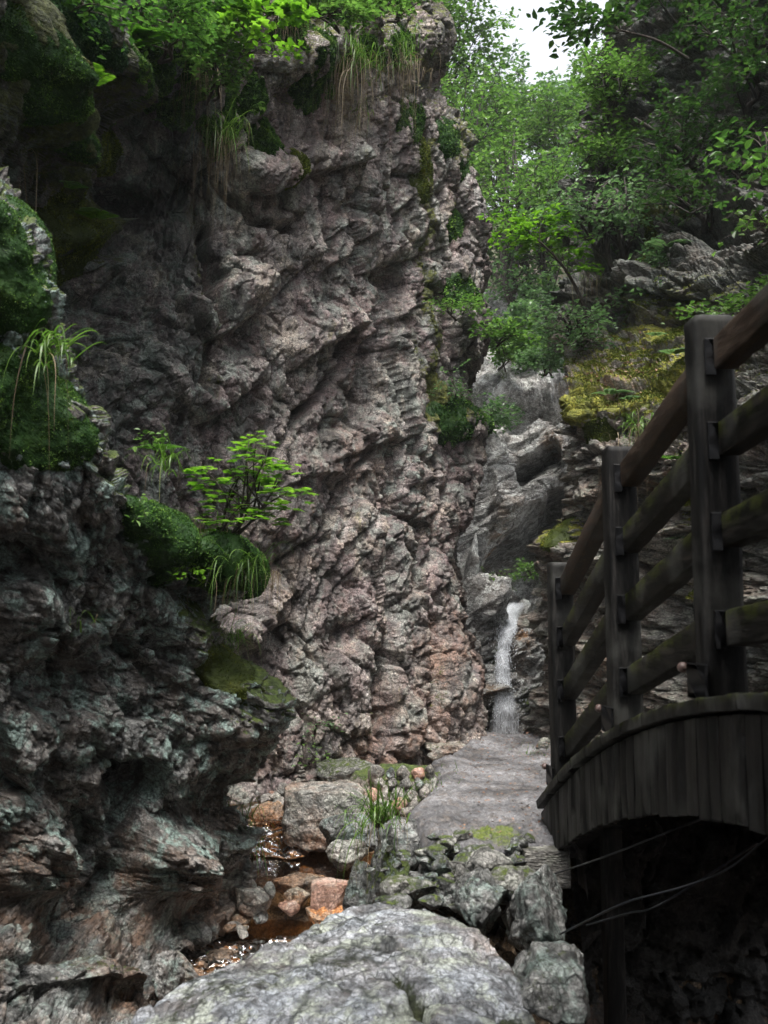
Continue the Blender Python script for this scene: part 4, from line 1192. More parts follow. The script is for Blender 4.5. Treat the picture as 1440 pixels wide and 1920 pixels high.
def bridge():
    t = empty("footbridge", (1.5, BYF, deck_z(BYF)))
    tag(t, "dark arched timber footbridge with a slatted railing, crossing the stream at the right", "bridge")
    # deck planks as one walking surface
    mb = MB()
    y = BYN
    k = 0
    while y < BYF - .01:
        V, f, a = beam((BX0 + .01, y + .065, deck_z(y + .065) - .02), (BX1 - .01, y + .065, deck_z(y + .065) - .02), .122, .04, n=4, seed=k)
        mb.add(V, f, a); y += .13; k += 1
    mb.build("deck", M_rail, t)
    # the fascia on both sides: vertical boards under a capping strip, cut to the arch below
    for X, s in ((BX0, -1), (BX1, 1)):
        mb = MB()
        y = BYN
        k = 0
        while y < BYF - .02:
            w_ = .085 + .02 * ((k * 37) % 5) / 5
            yc = y + w_ / 2
            off = .0025 * ((k * 53) % 7) / 7
            V, f, a = beam((X + s * (.02 + off), yc, deck_z(yc) - .325 - .003 * ((k * 29) % 4)), (X + s * (.02 + off), yc, deck_z(yc) - .05), .022, w_ - .002, up=(0, 1, 0), n=4, seed=k + 9, mossy=.0)
            V[:, 2] += -2 * .062 * (yc - 1.8) * (V[:, 1] - yc)          # boards cut to the slope of the arch
            mb.add(V, f, np.full(len(V), .62 if y > BYF - .3 else .3)); y += w_; k += 1
        mb.build("fascia", M_fasc, t)
        cap = MB()
        for q in range(26):
            ya, yb = BYN + (BYF - BYN) * q / 26, BYN + (BYF - BYN) * (q + 1) / 26
            V, f, a = beam((X + s * .026, ya, deck_z(ya) - .02), (X + s * .026, yb + .004, deck_z(yb) - .02), .065, .04, n=6, seed=q, mossy=.2, wob=.004)
            cap.add(V, f, a)
        cap.build("edge_strip", M_fasc, t)
        rib = MB()
        for q in range(20):
            ya, yb = BYN + (BYF - BYN) * q / 20, BYN + (BYF - BYN) * (q + 1) / 20
            rib.add(*beam((X - s * .10, ya, deck_z(ya) - .16), (X - s * .10, yb, deck_z(yb) - .16), .12, .2, n=3))
        rib.build("beam", M_fasc, t)
    t.rotation_euler = (0, 0, .032)
    posts = [5.05, 3.9, 2.88, 1.8, .7, -.4, -1.5]
    for X, s in ((BX0 + .03, -1), (BX1 - .03, 1)):
        for j, yp in enumerate(posts):
            if s > 0 and yp < 0: continue
            b = deck_z(yp)
            V, f, a = beam((X, yp, b - .02), (X, yp, b + 1.105), .118, .112, up=(0, 1, 0), n=14, seed=j, chamfer=.16, wob=.003)
            p = obj("post", V, f, M_post, t, attrs={'tint': a})
            # flat strap shoe and round-headed bolts at the foot
            V, f, a = beam((X + s * .07, yp, b + .0), (X + s * .07, yp, b + .10), .010, .15, up=(0, 1, 0), n=3, wob=0)
            obj("shoe", V, f, M_iron, p)
            for dy in (.105,):
                W, Fc = ico(3)
                obj("bolt", W * np.array([.017, .017, .016]) + np.array([X + s * .075, yp + dy, b + .085]), [Fc], M_bolt, p)
            for hgt in (.98, .735, .475, .20):
                V, f, a = beam((X + s * .022, yp - .064, b + hgt - .06), (X + s * .022, yp - .064, b + hgt + .05), .03, .010, up=(0, 1, 0), n=3, wob=0)
                obj("bracket", V, f, M_iron, p)
        for j in range(len(posts) - 1):
            ya, yb = posts[j] - .064, posts[j + 1] + .064
            if s > 0 and yb < -.2: continue
            for q, (hgt, hh, wv) in enumerate([(.985, .095, .07), (.735, .10, .06), (.475, .10, .06), (.20, .10, .06)]):
                za, zb = deck_z(posts[j]) + hgt, deck_z(posts[j + 1]) + hgt
                V, f, a = beam((X - s * .022, ya, za), (X - s * .022, yb, zb), wv, hh, n=10, seed=j * 4 + q + 50, mossy=.25 if q else 0, wob=.003)
                obj("handrail" if q == 0 else "rail", V, f, M_hand if q == 0 else M_rail, t, attrs={'tint': a})
    # support post below the deck
    V, f, a = beam((1.02, 4.72, CZ - 2.1), (1.02, 4.72, deck_z(4.72) - .25), .085, .085, up=(0, 1, 0), n=8, seed=3)
    obj("support_post", V, f, M_post, t, attrs={'tint': a})
bridge()

M_cable = simple_mat("black_cable", [(.4, (.006, .008, .011)), (.6, (.014, .017, .024))], (5, 5, 5), 2, .3, .0, spec=.8)
def cables():
    for pts, lab in (([R(1050, 1752, 4.1), R(1110, 1722, 3.9), R(1180, 1690, 3.7), R(1290, 1660, 3.6), R(1370, 1626, 3.55), R(1450, 1560, 3.5)], "thin dark cable slung low under the bridge"),
                     ([R(1100, 1735, 4.2), R(1180, 1712, 4.0), R(1230, 1700, 3.9), R(1330, 1640, 3.9), R(1420, 1580, 3.9)], "second dark cable under the bridge, sagging below the first"),
                     ([R(1036, 1640, 4.75), R(1130, 1608, 4.2), R(1240, 1565, 3.9), R(1330, 1530, 3.9)], "upper dark cable running from the concrete block up under the deck")):
        V, f = tube(spline(pts, 40), .004, 6)
        tag(obj("cable", V, f, M_cable), lab, "cable", "cables under the bridge")
cables()

# ------------------------------------------------------------------ the waterfall
def fall_mat():
    m, N, L, b = newmat("falling_water")
    b.inputs['Base Color'].default_value = (.86, .89, .93, 1)
    b.inputs['Roughness'].default_value = .25
    b.inputs['Specular IOR Level'].default_value = .6
    P = pos_vec(N, L, (60, 60, 7))
    al = ramp(N, L, noise(N, L, P, 1.6, 6, .66, .5), [(.40, .0), (.50, .5), (.60, .95)])
    at = N.new("ShaderNodeAttribute"); at.attribute_name = 'tint'
    L.new(math_(N, L, 'MULTIPLY', al, at.outputs['Fac'], True), b.inputs['Alpha'])
    return m
M_fall = fall_mat()
def waterfall():
    SH = 'rock_cliff4'
    pathp = [(985, 1126, 11.5), (968, 1150, 11.35), (962, 1175, 11.2), (955, 1200, 11.05), (950, 1235, 10.95), (950, 1290, 10.88), (952, 1340, 10.84), (954, 1400, 10.82)]
    wid = [46, 40, 36, 28, 24, 30, 40, 54]
    t = empty("waterfall", R(952, 1385, 10.8))
    tag(t, "narrow white waterfall dropping down the pale rock at the end of the path", "waterfall")
    pts = spline([R(*a) for a in pathp], 90)
    ws = np.interp(np.linspace(0, 1, 90), np.linspace(0, 1, 8), wid) * 11 / F
    # sit on the rock
    V0 = SHEETS[SH][0]
    V0 = V0[(V0[:, 0] > .9) & (V0[:, 0] < 2.2) & (V0[:, 2] < CZ + .6)]
    def front(x, z):
        d = (V0[:, 0] - x) ** 2 + (V0[:, 2] - z) ** 2
        return V0[np.argpartition(d, 12)[:12], 1].min()
    fy = np.array([front(p[0], p[2]) for p in pts])
    fy = np.minimum.accumulate(fy) * .6 + fy * .4
    pts[:, 1] = np.convolve(np.pad(fy, 14, 'edge'), np.ones(29) / 29, 'valid') - .08
    rs_ = np.random.RandomState(3)
    mb = MB()
    for layer in range(3):
        k = 18
        U = np.linspace(-.5, .5, k)
        g = np.array([[pts[i] + np.array([U[j] * ws[i] * (1 + .1 * layer), -.03 * layer + .06 * (2 * U[j]) ** 2, 0]) for j in range(k)] for i in range(90)])
        q = g.reshape(-1, 3)
        q[:, 1] += .03 * fbm((q * [14, 14, 3] + layer * 9).astype(np.float32), 3, 12)
        ed = (np.clip(1.25 - np.abs(2 * U) ** 2 * 1.1, 0, 1)[None] * np.clip(np.linspace(0, 9, 90), .0, 1)[:, None]).ravel()
        mb.add(q, [grid_faces(90, k)], ed)
    mb.build("water_sheet", M_fall, t)
    # strands and spray drops
    mb = MB()
    for s in range(45):
        a = rs_.randint(0, 82); b = min(89, a + rs_.randint(3, 8))
        u = np.clip(rs_.normal() * .28, -.6, .6)
        c = pts[a:b + 1].copy()
        c[:, 0] += u * ws[a:b + 1]
        c[:, 1] -= .03 + .06 * rs_.rand()
        c[:, 0] += .008 * np.sin(np.arange(len(c)) * .7 + s)
        if len(c) < 3: continue
        V, f = tube(c, rs_.uniform(.0015, .0045) * np.sin(np.linspace(.2, 2.9, len(c))), 5)
        mb.add(V, f, 1.0)
    W, Fc = ico(1)
    for s in range(1100):
        i = rs_.randint(20, 90)
        p = pts[i] + np.array([rs_.normal() * ws[i] * .5, -.05 - .12 * rs_.rand(), rs_.normal() * .03])
        mb.add(W * rs_.uniform(.0015, .0045) * np.array([1, 1, 2.4]) + p, [Fc], 1.0)
    m, N, L, b = newmat("water_strand")
    b.inputs['Base Color'].default_value = (.9, .93, .97, 1); b.inputs['Roughness'].default_value = .2
    mb.build("water_strands", m, t)
waterfall()
# ------------------------------------------------------------------ vegetation
M_leaf = leaf_mat("leaf_bright", (.04, .085, .020), (.092, .18, .040), (.19, .30, .08))
M_leafd = leaf_mat("leaf_deep", (.022, .055, .014), (.050, .115, .026), (.105, .20, .045))
M_leafb = leaf_mat("leaf_bluish", (.045, .09, .04), (.098, .17, .080), (.18, .27, .14))
M_leafk = leaf_mat("leaf_dark", (.014, .036, .010), (.032, .078, .018), (.075, .145, .032), .35)
M_leafy = leaf_mat("leaf_yellowgreen", (.05, .12, .012), (.12, .25, .02), (.22, .38, .04))
M_fern = leaf_mat("fern_green", (.03, .09, .014), (.07, .17, .022), (.13, .27, .035))
M_grass = leaf_mat("grass_green", (.035, .08, .015), (.09, .17, .03), (.17, .27, .06), .4, .4)
M_straw = leaf_mat("grass_straw", (.08, .055, .03), (.19, .14, .085), (.32, .26, .17), .3, .6)
M_bark = simple_mat("bark", [(.35, (.016, .013, .010)), (.6, (.05, .042, .034)), (.75, (.10, .09, .075))], (10, 10, 3), 3, .85, .6, 5)
M_twig = simple_mat("twig", [(.35, (.02, .016, .012)), (.65, (.065, .05, .038))], (10, 10, 10), 3, .85, .3)
M_root = simple_mat("dead_roots", [(.35, (.05, .035, .022)), (.65, (.13, .095, .06))], (10, 10, 3), 3, .9, .3)

def moss_mat(name, dark, mid, light):
    m, N, L, b = newmat(name)
    at = N.new("ShaderNodeAttribute"); at.attribute_name = 'tint'
    P = pos_vec(N, L)
    c = ramp(N, L, at.outputs['Fac'], [(.1, dark), (.5, mid), (.95, light)])
    c = mixc(N, L, .8, c, ramp(N, L, noise(N, L, P, 9, 6, .65), [(.35, (.45, .5, .4)), (.5, (1, 1, 1)), (.66, (1.5, 1.25, .9))]), 'MULTIPLY')
    L.new(c, b.inputs['Base Color'])
    b.inputs['Roughness'].default_value = .6
    b.inputs['Specular IOR Level'].default_value = .15
    return m
M_moss = moss_mat("moss_deep_green", (.012, .034, .008), (.048, .115, .020), (.145, .27, .05))
M_mossd = moss_mat("moss_dark_wet", (.012, .034, .014), (.036, .09, .034), (.10, .19, .075))
M_mossy = moss_mat("moss_olive", (.026, .036, .006), (.080, .110, .014), (.19, .225, .04))

def leaf_shape(kind):
    if kind == 'lobed':
        P = np.array([(0, 0), (.28, -.02), (.55, .12), (.40, .34), (.62, .62), (.30, .62), (0, 1.05), (-.30, .62), (-.62, .62), (-.40, .34), (-.55, .12), (-.28, -.02)])
        z = -.25 * np.abs(P[:, 0]) - .12 * P[:, 1] ** 2
        c = np.array([[0, .38]])
        P = np.concatenate([P, c]); z = np.concatenate([z, [0]])
        n = 12
        f = np.array([[k, (k + 1) % n, n] for k in range(n)])
    elif kind == 'ovate':
        P = np.array([(0, 0), (.30, .32), (.24, .66), (0, 1.0), (-.24, .66), (-.30, .32)])
        z = np.array([0, .10, .08, -.12, .08, .10])
        f = np.array([[0, 1, 2], [0, 2, 3], [0, 3, 4], [0, 4, 5]])
    else:
        P = np.array([(0, 0), (.30, .45), (0, 1.0), (-.30, .45)])
        z = np.array([0, .09, -.1, .09])
        f = np.array([[0, 1, 2], [0, 2, 3]])
    return np.concatenate([P, z[:, None]], 1), f

def leaves(Pt, size, rs_, kind='ovate', up=.75, dirs=None, tint=None, droop=.25):
    n = len(Pt)
    T, f = leaf_shape(kind)
    N_ = rs_.normal(size=(n, 3)) * (1 - up) + np.array([0, 0, 1.0]) * up
    N_ /= np.linalg.norm(N_, axis=1)[:, None]
    D = rs_.normal(size=(n, 3)) * .8 if dirs is None else dirs + rs_.normal(size=(n, 3)) * .45
    D[:, 2] -= droop
    D -= (D * N_).sum(1)[:, None] * N_
    D /= np.linalg.norm(D, axis=1)[:, None] + 1e-9
    B = np.cross(N_, D)
    s = (size * rs_.uniform(.6, 1.25, n))[:, None, None]
    V = Pt[:, None] + s * (T[None, :, 0:1] * B[:, None] + T[None, :, 1:2] * D[:, None] + T[None, :, 2:3] * N_[:, None])
    k = len(T)
    Fc = (f[None] + (np.arange(n) * k)[:, None, None]).reshape(-1, 3)
    t = rs_.uniform(0, 1, n) if tint is None else tint
    return V.reshape(-1, 3), Fc, np.repeat(t, k)

def plant(name, label, cat, base, ends, nleaf, lsize, lmat, group=None, seed=0, trunk=None, tr=.05, kind='diamond', spray=(.5, .14), up=.7, bark=None, wob=.08, stems=1, parts=('trunk', 'crown'), droop=.2):
    """Woody plant: trunk(s) from base, a limb to every end point, a flat spray of leaves along the twigs of each limb."""
    rs_ = np.random.RandomState(seed)
    base = np.array(base, float)
    ends = np.array(ends, float)
    top = ends.mean(0) * .5 + ends[np.argmax(ends[:, 2])] * .5 if trunk is None else np.array(trunk[-1], float)
    t = empty(name, base)
    tag(t, label, cat, group)
    wood = MB()
    H = np.linalg.norm(top - base)
    trunks = []
    for s in range(stems):
        tp = top if stems == 1 else ends[rs_.randint(len(ends))] * .7 + top * .3
        pts = [base + rs_.normal(size=3) * [.04, .04, 0] * (stems > 1)] + ([np.array(a, float) for a in trunk] if trunk is not None and s == 0 else [base + (tp - base) * f + rs_.normal(size=3) * wob * H * .5 * np.array([1, 1, .2]) for f in (.3, .6)] + [tp])
        c = spline(pts, 24)
        trunks.append(c)
        rr = tr / math.sqrt(stems)
        wood.add(*tube(c, np.linspace(rr, rr * .3, 24), 7))
    LV = []
    per = max(4, int(nleaf / len(ends)))
    LP, LD = [], []
    for e in ends:
        c = trunks[rs_.randint(len(trunks))]
        dd = np.linalg.norm(c - e, axis=1) + .6 * np.maximum(0, c[:, 2] - e[2])
        i0 = max(2, int(np.argmin(dd) * rs_.uniform(.55, .95)))
        a = c[min(i0, 23)]
        Ld = np.linalg.norm(e - a)
        mid = a + (e - a) * .5 + np.array([0, 0, .12 * Ld]) + rs_.normal(size=3) * .06 * Ld
        br = spline([a, mid, e], 14)
        r0 = tr * (.16 + .22 * min(1, Ld / (H + 1e-6)))
        wood.add(*tube(br, np.linspace(r0, r0 * .25, 14), 5))
        hd = e - a; hd[2] *= .3; hd /= np.linalg.norm(hd) + 1e-9
        ntw = max(3, int(per / 9))
        for w_ in range(ntw):
            st = br[rs_.randint(6, 14)]
            ang = rs_.normal() * .9
            d = np.array([hd[0] * math.cos(ang) - hd[1] * math.sin(ang), hd[0] * math.sin(ang) + hd[1] * math.cos(ang), rs_.normal() * .28])
            ln = spray[0] * rs_.uniform(.4, 1.0)
            tw = np.array([st, st + d * ln * .5 + [0, 0, .02], st + d * ln + [0, 0, -.12 * ln + rs_.normal() * spray[1] * .5]])
            tc = spline(tw, 6)
            wood.add(*tube(tc, np.linspace(r0 * .3, r0 * .10, 6), 3, False))
            m_ = max(2, per // ntw)
            q = np.sqrt(rs_.uniform(.05, 1, m_)) * 5
            i = np.minimum(q.astype(int), 4)
            pos = tc[i] + (tc[i + 1] - tc[i]) * (q - i)[:, None] + rs_.normal(size=(m_, 3)) * [lsize * .5, lsize * .5, spray[1] * .25]
            side = np.where(np.arange(m_) % 2 == 0, 1., -1.)[:, None]
            LD.append(d + side * np.array([-d[1], d[0], 0]) * 1.1)
            LP.append(pos)
    LP, LD = np.concatenate(LP), np.concatenate(LD)
    V, Fc, tn = leaves(LP, lsize, rs_, kind, up, LD, np.clip(rs_.normal(.5, .22, len(LP)), 0, 1), droop)
    wood.build(parts[0], bark or M_bark, t)
    obj(parts[1], V, [Fc], lmat, t, smooth=False, attrs={'tint': tn})
    return t

def box_ends(x0, y0, x1, y1, Y, dY, n, rs_, round_=True):
    out = []
    while len(out) < n:
        u, v, w_ = rs_.uniform(-1, 1, 3)
        if round_ and u * u + v * v > 1: continue
        out.append(R((x0 + x1) / 2 + u * (x1 - x0) / 2, (y0 + y1) / 2 + v * (y1 - y0) / 2, Y + w_ * dY))
    return out

RS = np.random.RandomState(77)
# trees on the far hillside
HT = [  # crown box, distance, label, material, leaves
 ((880, 240, 1070, 470), 16.5, "bright green broadleaf tree with several dark slanting stems, low in the middle of the gap", M_leaf, 3744),
 ((812, 110, 960, 330), 17.5, "leafy tree against the dark edge of the tall cliff, a forked limb below its crown", M_leaf, 3312),
 ((790, -60, 925, 160), 19, "tall pale green tree at the top left of the sky gap", M_leaf, 3312),
 ((880, 95, 1000, 260), 22, "rounded pale tree just below the left side of the sky gap", M_leafb, 3024),
 ((950, 165, 1080, 340), 20, "light green tree under the sky gap, in the middle", M_leaf, 3024),
 ((990, 140, 1110, 270), 25, "farthest tree, whose crown closes the bottom of the sky gap", M_leafb, 3024),
 ((1075, 80, 1180, 260), 21, "tall leafy tree on the right side below the sky gap, in front of dark rock", M_leaf, 3168),
 ((960, 310, 1100, 500), 15.5, "young tree with layered bright leaves in the dip left of the mossy right cliff", M_leaf, 3024),
 ((900, 380, 1010, 560), 15.8, "small shaded tree above the leaf-strewn slope", M_leafb, 1728),
 ((1060, 220, 1180, 400), 17, "loose tree growing behind the edge of the right cliff", M_leafb, 2304),
 ((780, 250, 900, 420), 18.5, "half-hidden tree behind the mossy shoulder of the tall cliff", M_leafb, 1728),
]
for k, ((x0, y0, x1, y1), Y, lab, mat, nl) in enumerate(HT):
    xm = (x0 + x1) / 2 + RS.uniform(-20, 20)
    top = R(xm, y0, Y)
    base = np.array([top[0], Y, 0]); base[2] = hill_z(base[0], Y) - .2
    base[2] = min(base[2], R(xm, y1 - 20, Y)[2])
    plant("broadleaf_tree", lab, "tree", base, box_ends(x0, y0, x1, y1, Y, .9, 30, RS), nl, .10 * Y / 17, mat, "trees on the far hillside", 100 + k, tr=.09, spray=(.75, .22), stems=3 if k == 0 else 1, wob=.1)

# undergrowth on the slope above the waterfall
UG = [((930, 560, 1060, 680), 14.2, "bluish green bush spreading over the slope above the slabs", M_leafb, 2600, .085),
      ((895, 600, 990, 690), 13.4, "bright green low bush overhanging the pale slab", M_leaf, 1500, .085),
      ((985, 590, 1070, 700), 12.0, "dense small-leaved bush beside the mossy ledge of the right cliff", M_leafb, 2200, .06),
      ((890, 740, 950, 800), 12.6, "little dark green bush in the recess left of the slabs", M_leafb, 700, .07),
      ((960, 520, 1060, 600), 15.2, "pale ferny bush higher on the slope", M_leafb, 1500, .08),
      ((965, 1056, 1022, 1076), 11.9, "low bright green plant on the ledge above the waterfall", M_leaf, 500, .05),
      ((925, 1070, 945, 1100), 11.8, "tiny seedling in the dark gap above the waterfall", M_leaf, 90, .05)]
for k, ((x0, y0, x1, y1), Y, lab, mat, nl, ls) in enumerate(UG):
    plant("bush", lab, "bush", R((x0 + x1) / 2, y1 + 5, Y + .1), box_ends(x0, y0, x1, y1, Y, .35, 14, RS), nl, ls, mat, None, 140 + k, tr=.022, spray=(.28, .08), stems=3, parts=('stems', 'foliage'), bark=M_twig)

# shrubs and trees of the right cliff
plant("shrub", "many-stemmed grey shrub with dark upright stems on the mossy shoulder of the right cliff", "shrub", R(1165, 548, 9.4), box_ends(1040, 320, 1225, 440, 9.3, .5, 34, RS), 2000, .062, M_leafb, None, 160, tr=.075, stems=5, spray=(.34, .1), parts=('stems', 'foliage'), bark=M_bark)
plant("young_tree", "thin branch of bright rounded leaves reaching left across the gap above the slabs", "tree", R(1120, 640, 9.3),
      [R(x, y, 8.9 + .2 * RS.rand()) for x, y in ((930, 405), (960, 425), (990, 412), (1020, 400), (1050, 395), (985, 455), (1025, 445), (1060, 440), (950, 440), (1080, 470), (1090, 500), (1005, 430))], 700, .066, M_leafy, None, 161, trunk=[R(1080, 540, 9.2), R(1040, 480, 9.0), R(985, 430, 8.9)], tr=.022, kind='ovate', spray=(.2, .06), up=.8, parts=('stem', 'foliage'), bark=M_twig)
RT_ = [((1180, 190, 1450, 340), 9.0, "leafy bush with a long dark slanting limb, upper right", M_leafk, 1836, .06, R(1330, 345, 9.6), [R(1290, 300, 9.2), R(1240, 255, 9.0), R(1190, 222, 8.9)]),
       ((1200, 300, 1460, 420), 8.6, "twiggy dense bush right above the dark overhang of the right cliff", M_leafk, 1292, .055, R(1340, 430, 8.9), None),
       ((1180, -90, 1330, 110), 9.6, "tree with a thick dark upright trunk at the top of the right cliff", M_leafk, 1836, .068, R(1300, 150, 10.4), [R(1302, 90, 10.1), R(1298, 20, 9.8), R(1290, -60, 9.6)]),
       ((1290, -60, 1480, 180), 8.6, "dark leafy tree filling the top right corner", M_leafk, 1632, .066, R(1410, 250, 9.2), None),
       ((1070, -40, 1190, 70), 7.8, "spray of dark leaves hanging into the sky at the top of the picture", M_leafk, 520, .075, R(1290, 110, 8.4), [R(1230, 75, 8.1), R(1160, 55, 7.9), R(1090, 25, 7.8)]),
       ((1090, 90, 1200, 200), 10.2, "light leafy sapling hugging the edge of the dark upper rock", M_leaf, 1500, .068, R(1200, 220, 11), None),
       ((1085, 190, 1200, 330), 10.4, "loose sapling with pale thin stems against the dark rock", M_leaf, 1500, .065, R(1130, 370, 11), None),
       ((1385, 225, 1475, 330), 6.2, "sprig of large bright leaves leaning in from the right edge", M_leafd, 70, .075, R(1480, 360, 6.0), None),
       ((1360, 270, 1460, 360), 5.9, "second leafy sprig at the right edge, below the bright one", M_leafd, 120, .07, R(1490, 390, 6.3), None),
       ((1330, 545, 1450, 600), 6.6, "low leafy plant just above the top rail of the railing", M_leaf, 420, .045, R(1400, 605, 6.9), None),
       ((1390, 410, 1460, 450), 6.2, "few pale leaves against the dark overhang at the right edge", M_leaf, 60, .06, R(1440, 460, 6.6), None),
       ((1180, 450, 1260, 560), 8.8, "thin bluish sapling on the rock right of the many-stemmed shrub", M_leafb, 700, .05, R(1215, 575, 9.0), None),
       ((1035, 570, 1125, 655), 9.1, "ferny green bush on the top edge of the mossy ledge", M_leafb, 1300, .05, R(1080, 665, 9.3), None)]
for k, ((x0, y0, x1, y1), Y, lab, mat, nl, ls, b, tk) in enumerate(RT_):
    big = nl > 1000
    plant("broadleaf_tree" if "tree" in lab else "bush" if "bush" in lab else "sapling", lab, "tree" if "tree" in lab else "bush" if "bush" in lab else "sapling", b, box_ends(x0, y0, x1, y1, Y, .55 if big else .2, 40 if nl > 3000 else 22 if big else 10, RS), nl, ls, mat, None, 180 + k, trunk=tk, tr=.05 if big else .016, kind='ovate' if nl < 1000 else 'diamond', spray=(.36, .12), bark=M_bark if big else M_twig, stems=1 if tk is not None else 2, parts=('trunk', 'crown') if "tree" in lab else ('stems', 'foliage'))

# leafy plants along the top of the tall cliff
TL = [((380, -30, 560, 60), 6.3, "maple sprig with bright star-shaped leaves at the top of the picture", M_leafy, 420, .062, 'lobed'),
      ((470, 85, 575, 125), 6.2, "single long twig of bright leaves reaching right over the moss cushions", M_leafy, 110, .055, 'ovate'),
      ((330, 40, 470, 190), 6.3, "loose green bush hanging over the cliff edge below the maple sprig", M_leaf, 900, .045, 'ovate'),
      ((560, -40, 700, 50), 7.2, "dark green bush on the cliff top in the middle", M_leaf, 900, .055, 'diamond'),
      ((690, -40, 800, 40), 8.2, "small green bush at the top right corner of the tall cliff", M_leaf, 700, .06, 'diamond'),
      ((230, -30, 380, 110), 5.7, "shaded green bush on the cliff top above the mossy pillars", M_leafd, 900, .05, 'diamond'),
      ((60, -20, 220, 60), 4.8, "dark ferny bush at the top left above the hanging moss", M_leafd, 500, .05, 'diamond'),
      ((820, 540, 900, 600), 9.9, "small ferny shrub on the right edge of the tall cliff, half way up", M_leaf, 420, .05, 'diamond'),
      ((880, 590, 990, 640), 10.2, "pale bright shrub leaning out of the right edge of the tall cliff", M_leaf, 420, .06, 'ovate'),
      ((825, 700, 870, 760), 9.6, "little leafy plant above the ferny cushion on the tall cliff", M_leafb, 200, .045, 'diamond'),
      ((572, 1404, 596, 1430), 8.0, "tiny bright green plant at the foot of the tall cliff above the cairn", M_leaf, 70, .035, 'ovate'),
      ((574, 1340, 612, 1372), 8.0, "tiny pale plant growing from a crack in the foot of the tall cliff", M_leafb, 60, .035, 'ovate')]
for k, ((x0, y0, x1, y1), Y, lab, mat, nl, ls, kd) in enumerate(TL):
    sp, _ = surf('rock_cliff1', min((x0 + x1) / 2, 860), y1)
    Yb = min(Y + .5, sp[1] + .1) if y0 > 0 else Y + .5
    bx = (x0 + x1) / 2 if k != 1 else 380
    nm = "shrub" if "shrub" in lab else "bush" if "bush" in lab else "sprig" if ("sprig" in lab or "twig" in lab) else "plant"
    plant(nm, lab, nm, R(bx, y1 + 6 if k != 1 else 90, Yb), box_ends(x0, y0, x1, y1, min(Y, sp[1] - .15) if y0 > 0 else Y, .25, 14 if nl > 300 else 8, RS), nl, ls, mat, None, 220 + k, tr=.012 if nl < 300 else .02, kind=kd, spray=(.2, .07), bark=M_twig, parts=('stem', 'leaves'), up=.8, stems=2 if nl > 300 else 1)

# the maple-leaved shrub on the shelf of the near cliff
plant("shrub", "slender shrub with flat layers of bright maple-like leaves growing from the mossy shelf", "shrub", surf('rock_cliff2', 430, 1010)[0],
      [R(x, y, 5.0 + .35 * RS.rand()) for x, y in ((510, 815), (480, 830), (470, 812), (460, 838), (500, 860), (520, 862), (480, 868), (440, 872), (405, 862), (380, 880), (540, 922), (520, 930), (555, 925), (470, 905), (430, 915), (400, 900), (455, 945), (415, 945), (380, 925), (440, 985), (470, 965), (405, 975), (510, 965))],
      330, .062, M_leafy, None, 250, tr=.022, kind='lobed', spray=(.15, .03), up=.93, bark=M_twig, parts=('stems', 'leaves'), stems=4, droop=.05)
plant("plant", "small upright leafy plant at the back of the mossy shelf, left of the slender shrub", "plant", R(292, 850, 5.3), [R(x, y, 5.25) for x, y in ((280, 812), (295, 822), (276, 838), (300, 845))], 60, .035, M_leaf, None, 251, tr=.008, kind='ovate', spray=(.08, .02), parts=('stem', 'leaves'))
plant("plant", "low leafy plant on the rim of the near cliff below the big moss cushion", "plant", surf('rock_cliff2', 365, 1110)[0], [R(x, y, 4.85) for x, y in ((360, 1090), (385, 1100), (350, 1075), (372, 1082))], 110, .028, M_leafy, None, 252, tr=.006, kind='ovate', spray=(.1, .03), parts=('stem', 'leaves'))
plant("plant", "few small leaves sprouting from the big deep green moss cushion", "plant", surf('rock_cliff2', 270, 975)[0], [R(x - 25, y, 4.35) for x, y in ((285, 972), (305, 958), (296, 978))], 24, .03, M_leaf, None, 253, tr=.004, kind='ovate', spray=(.05, .02), parts=('stem', 'leaves'))

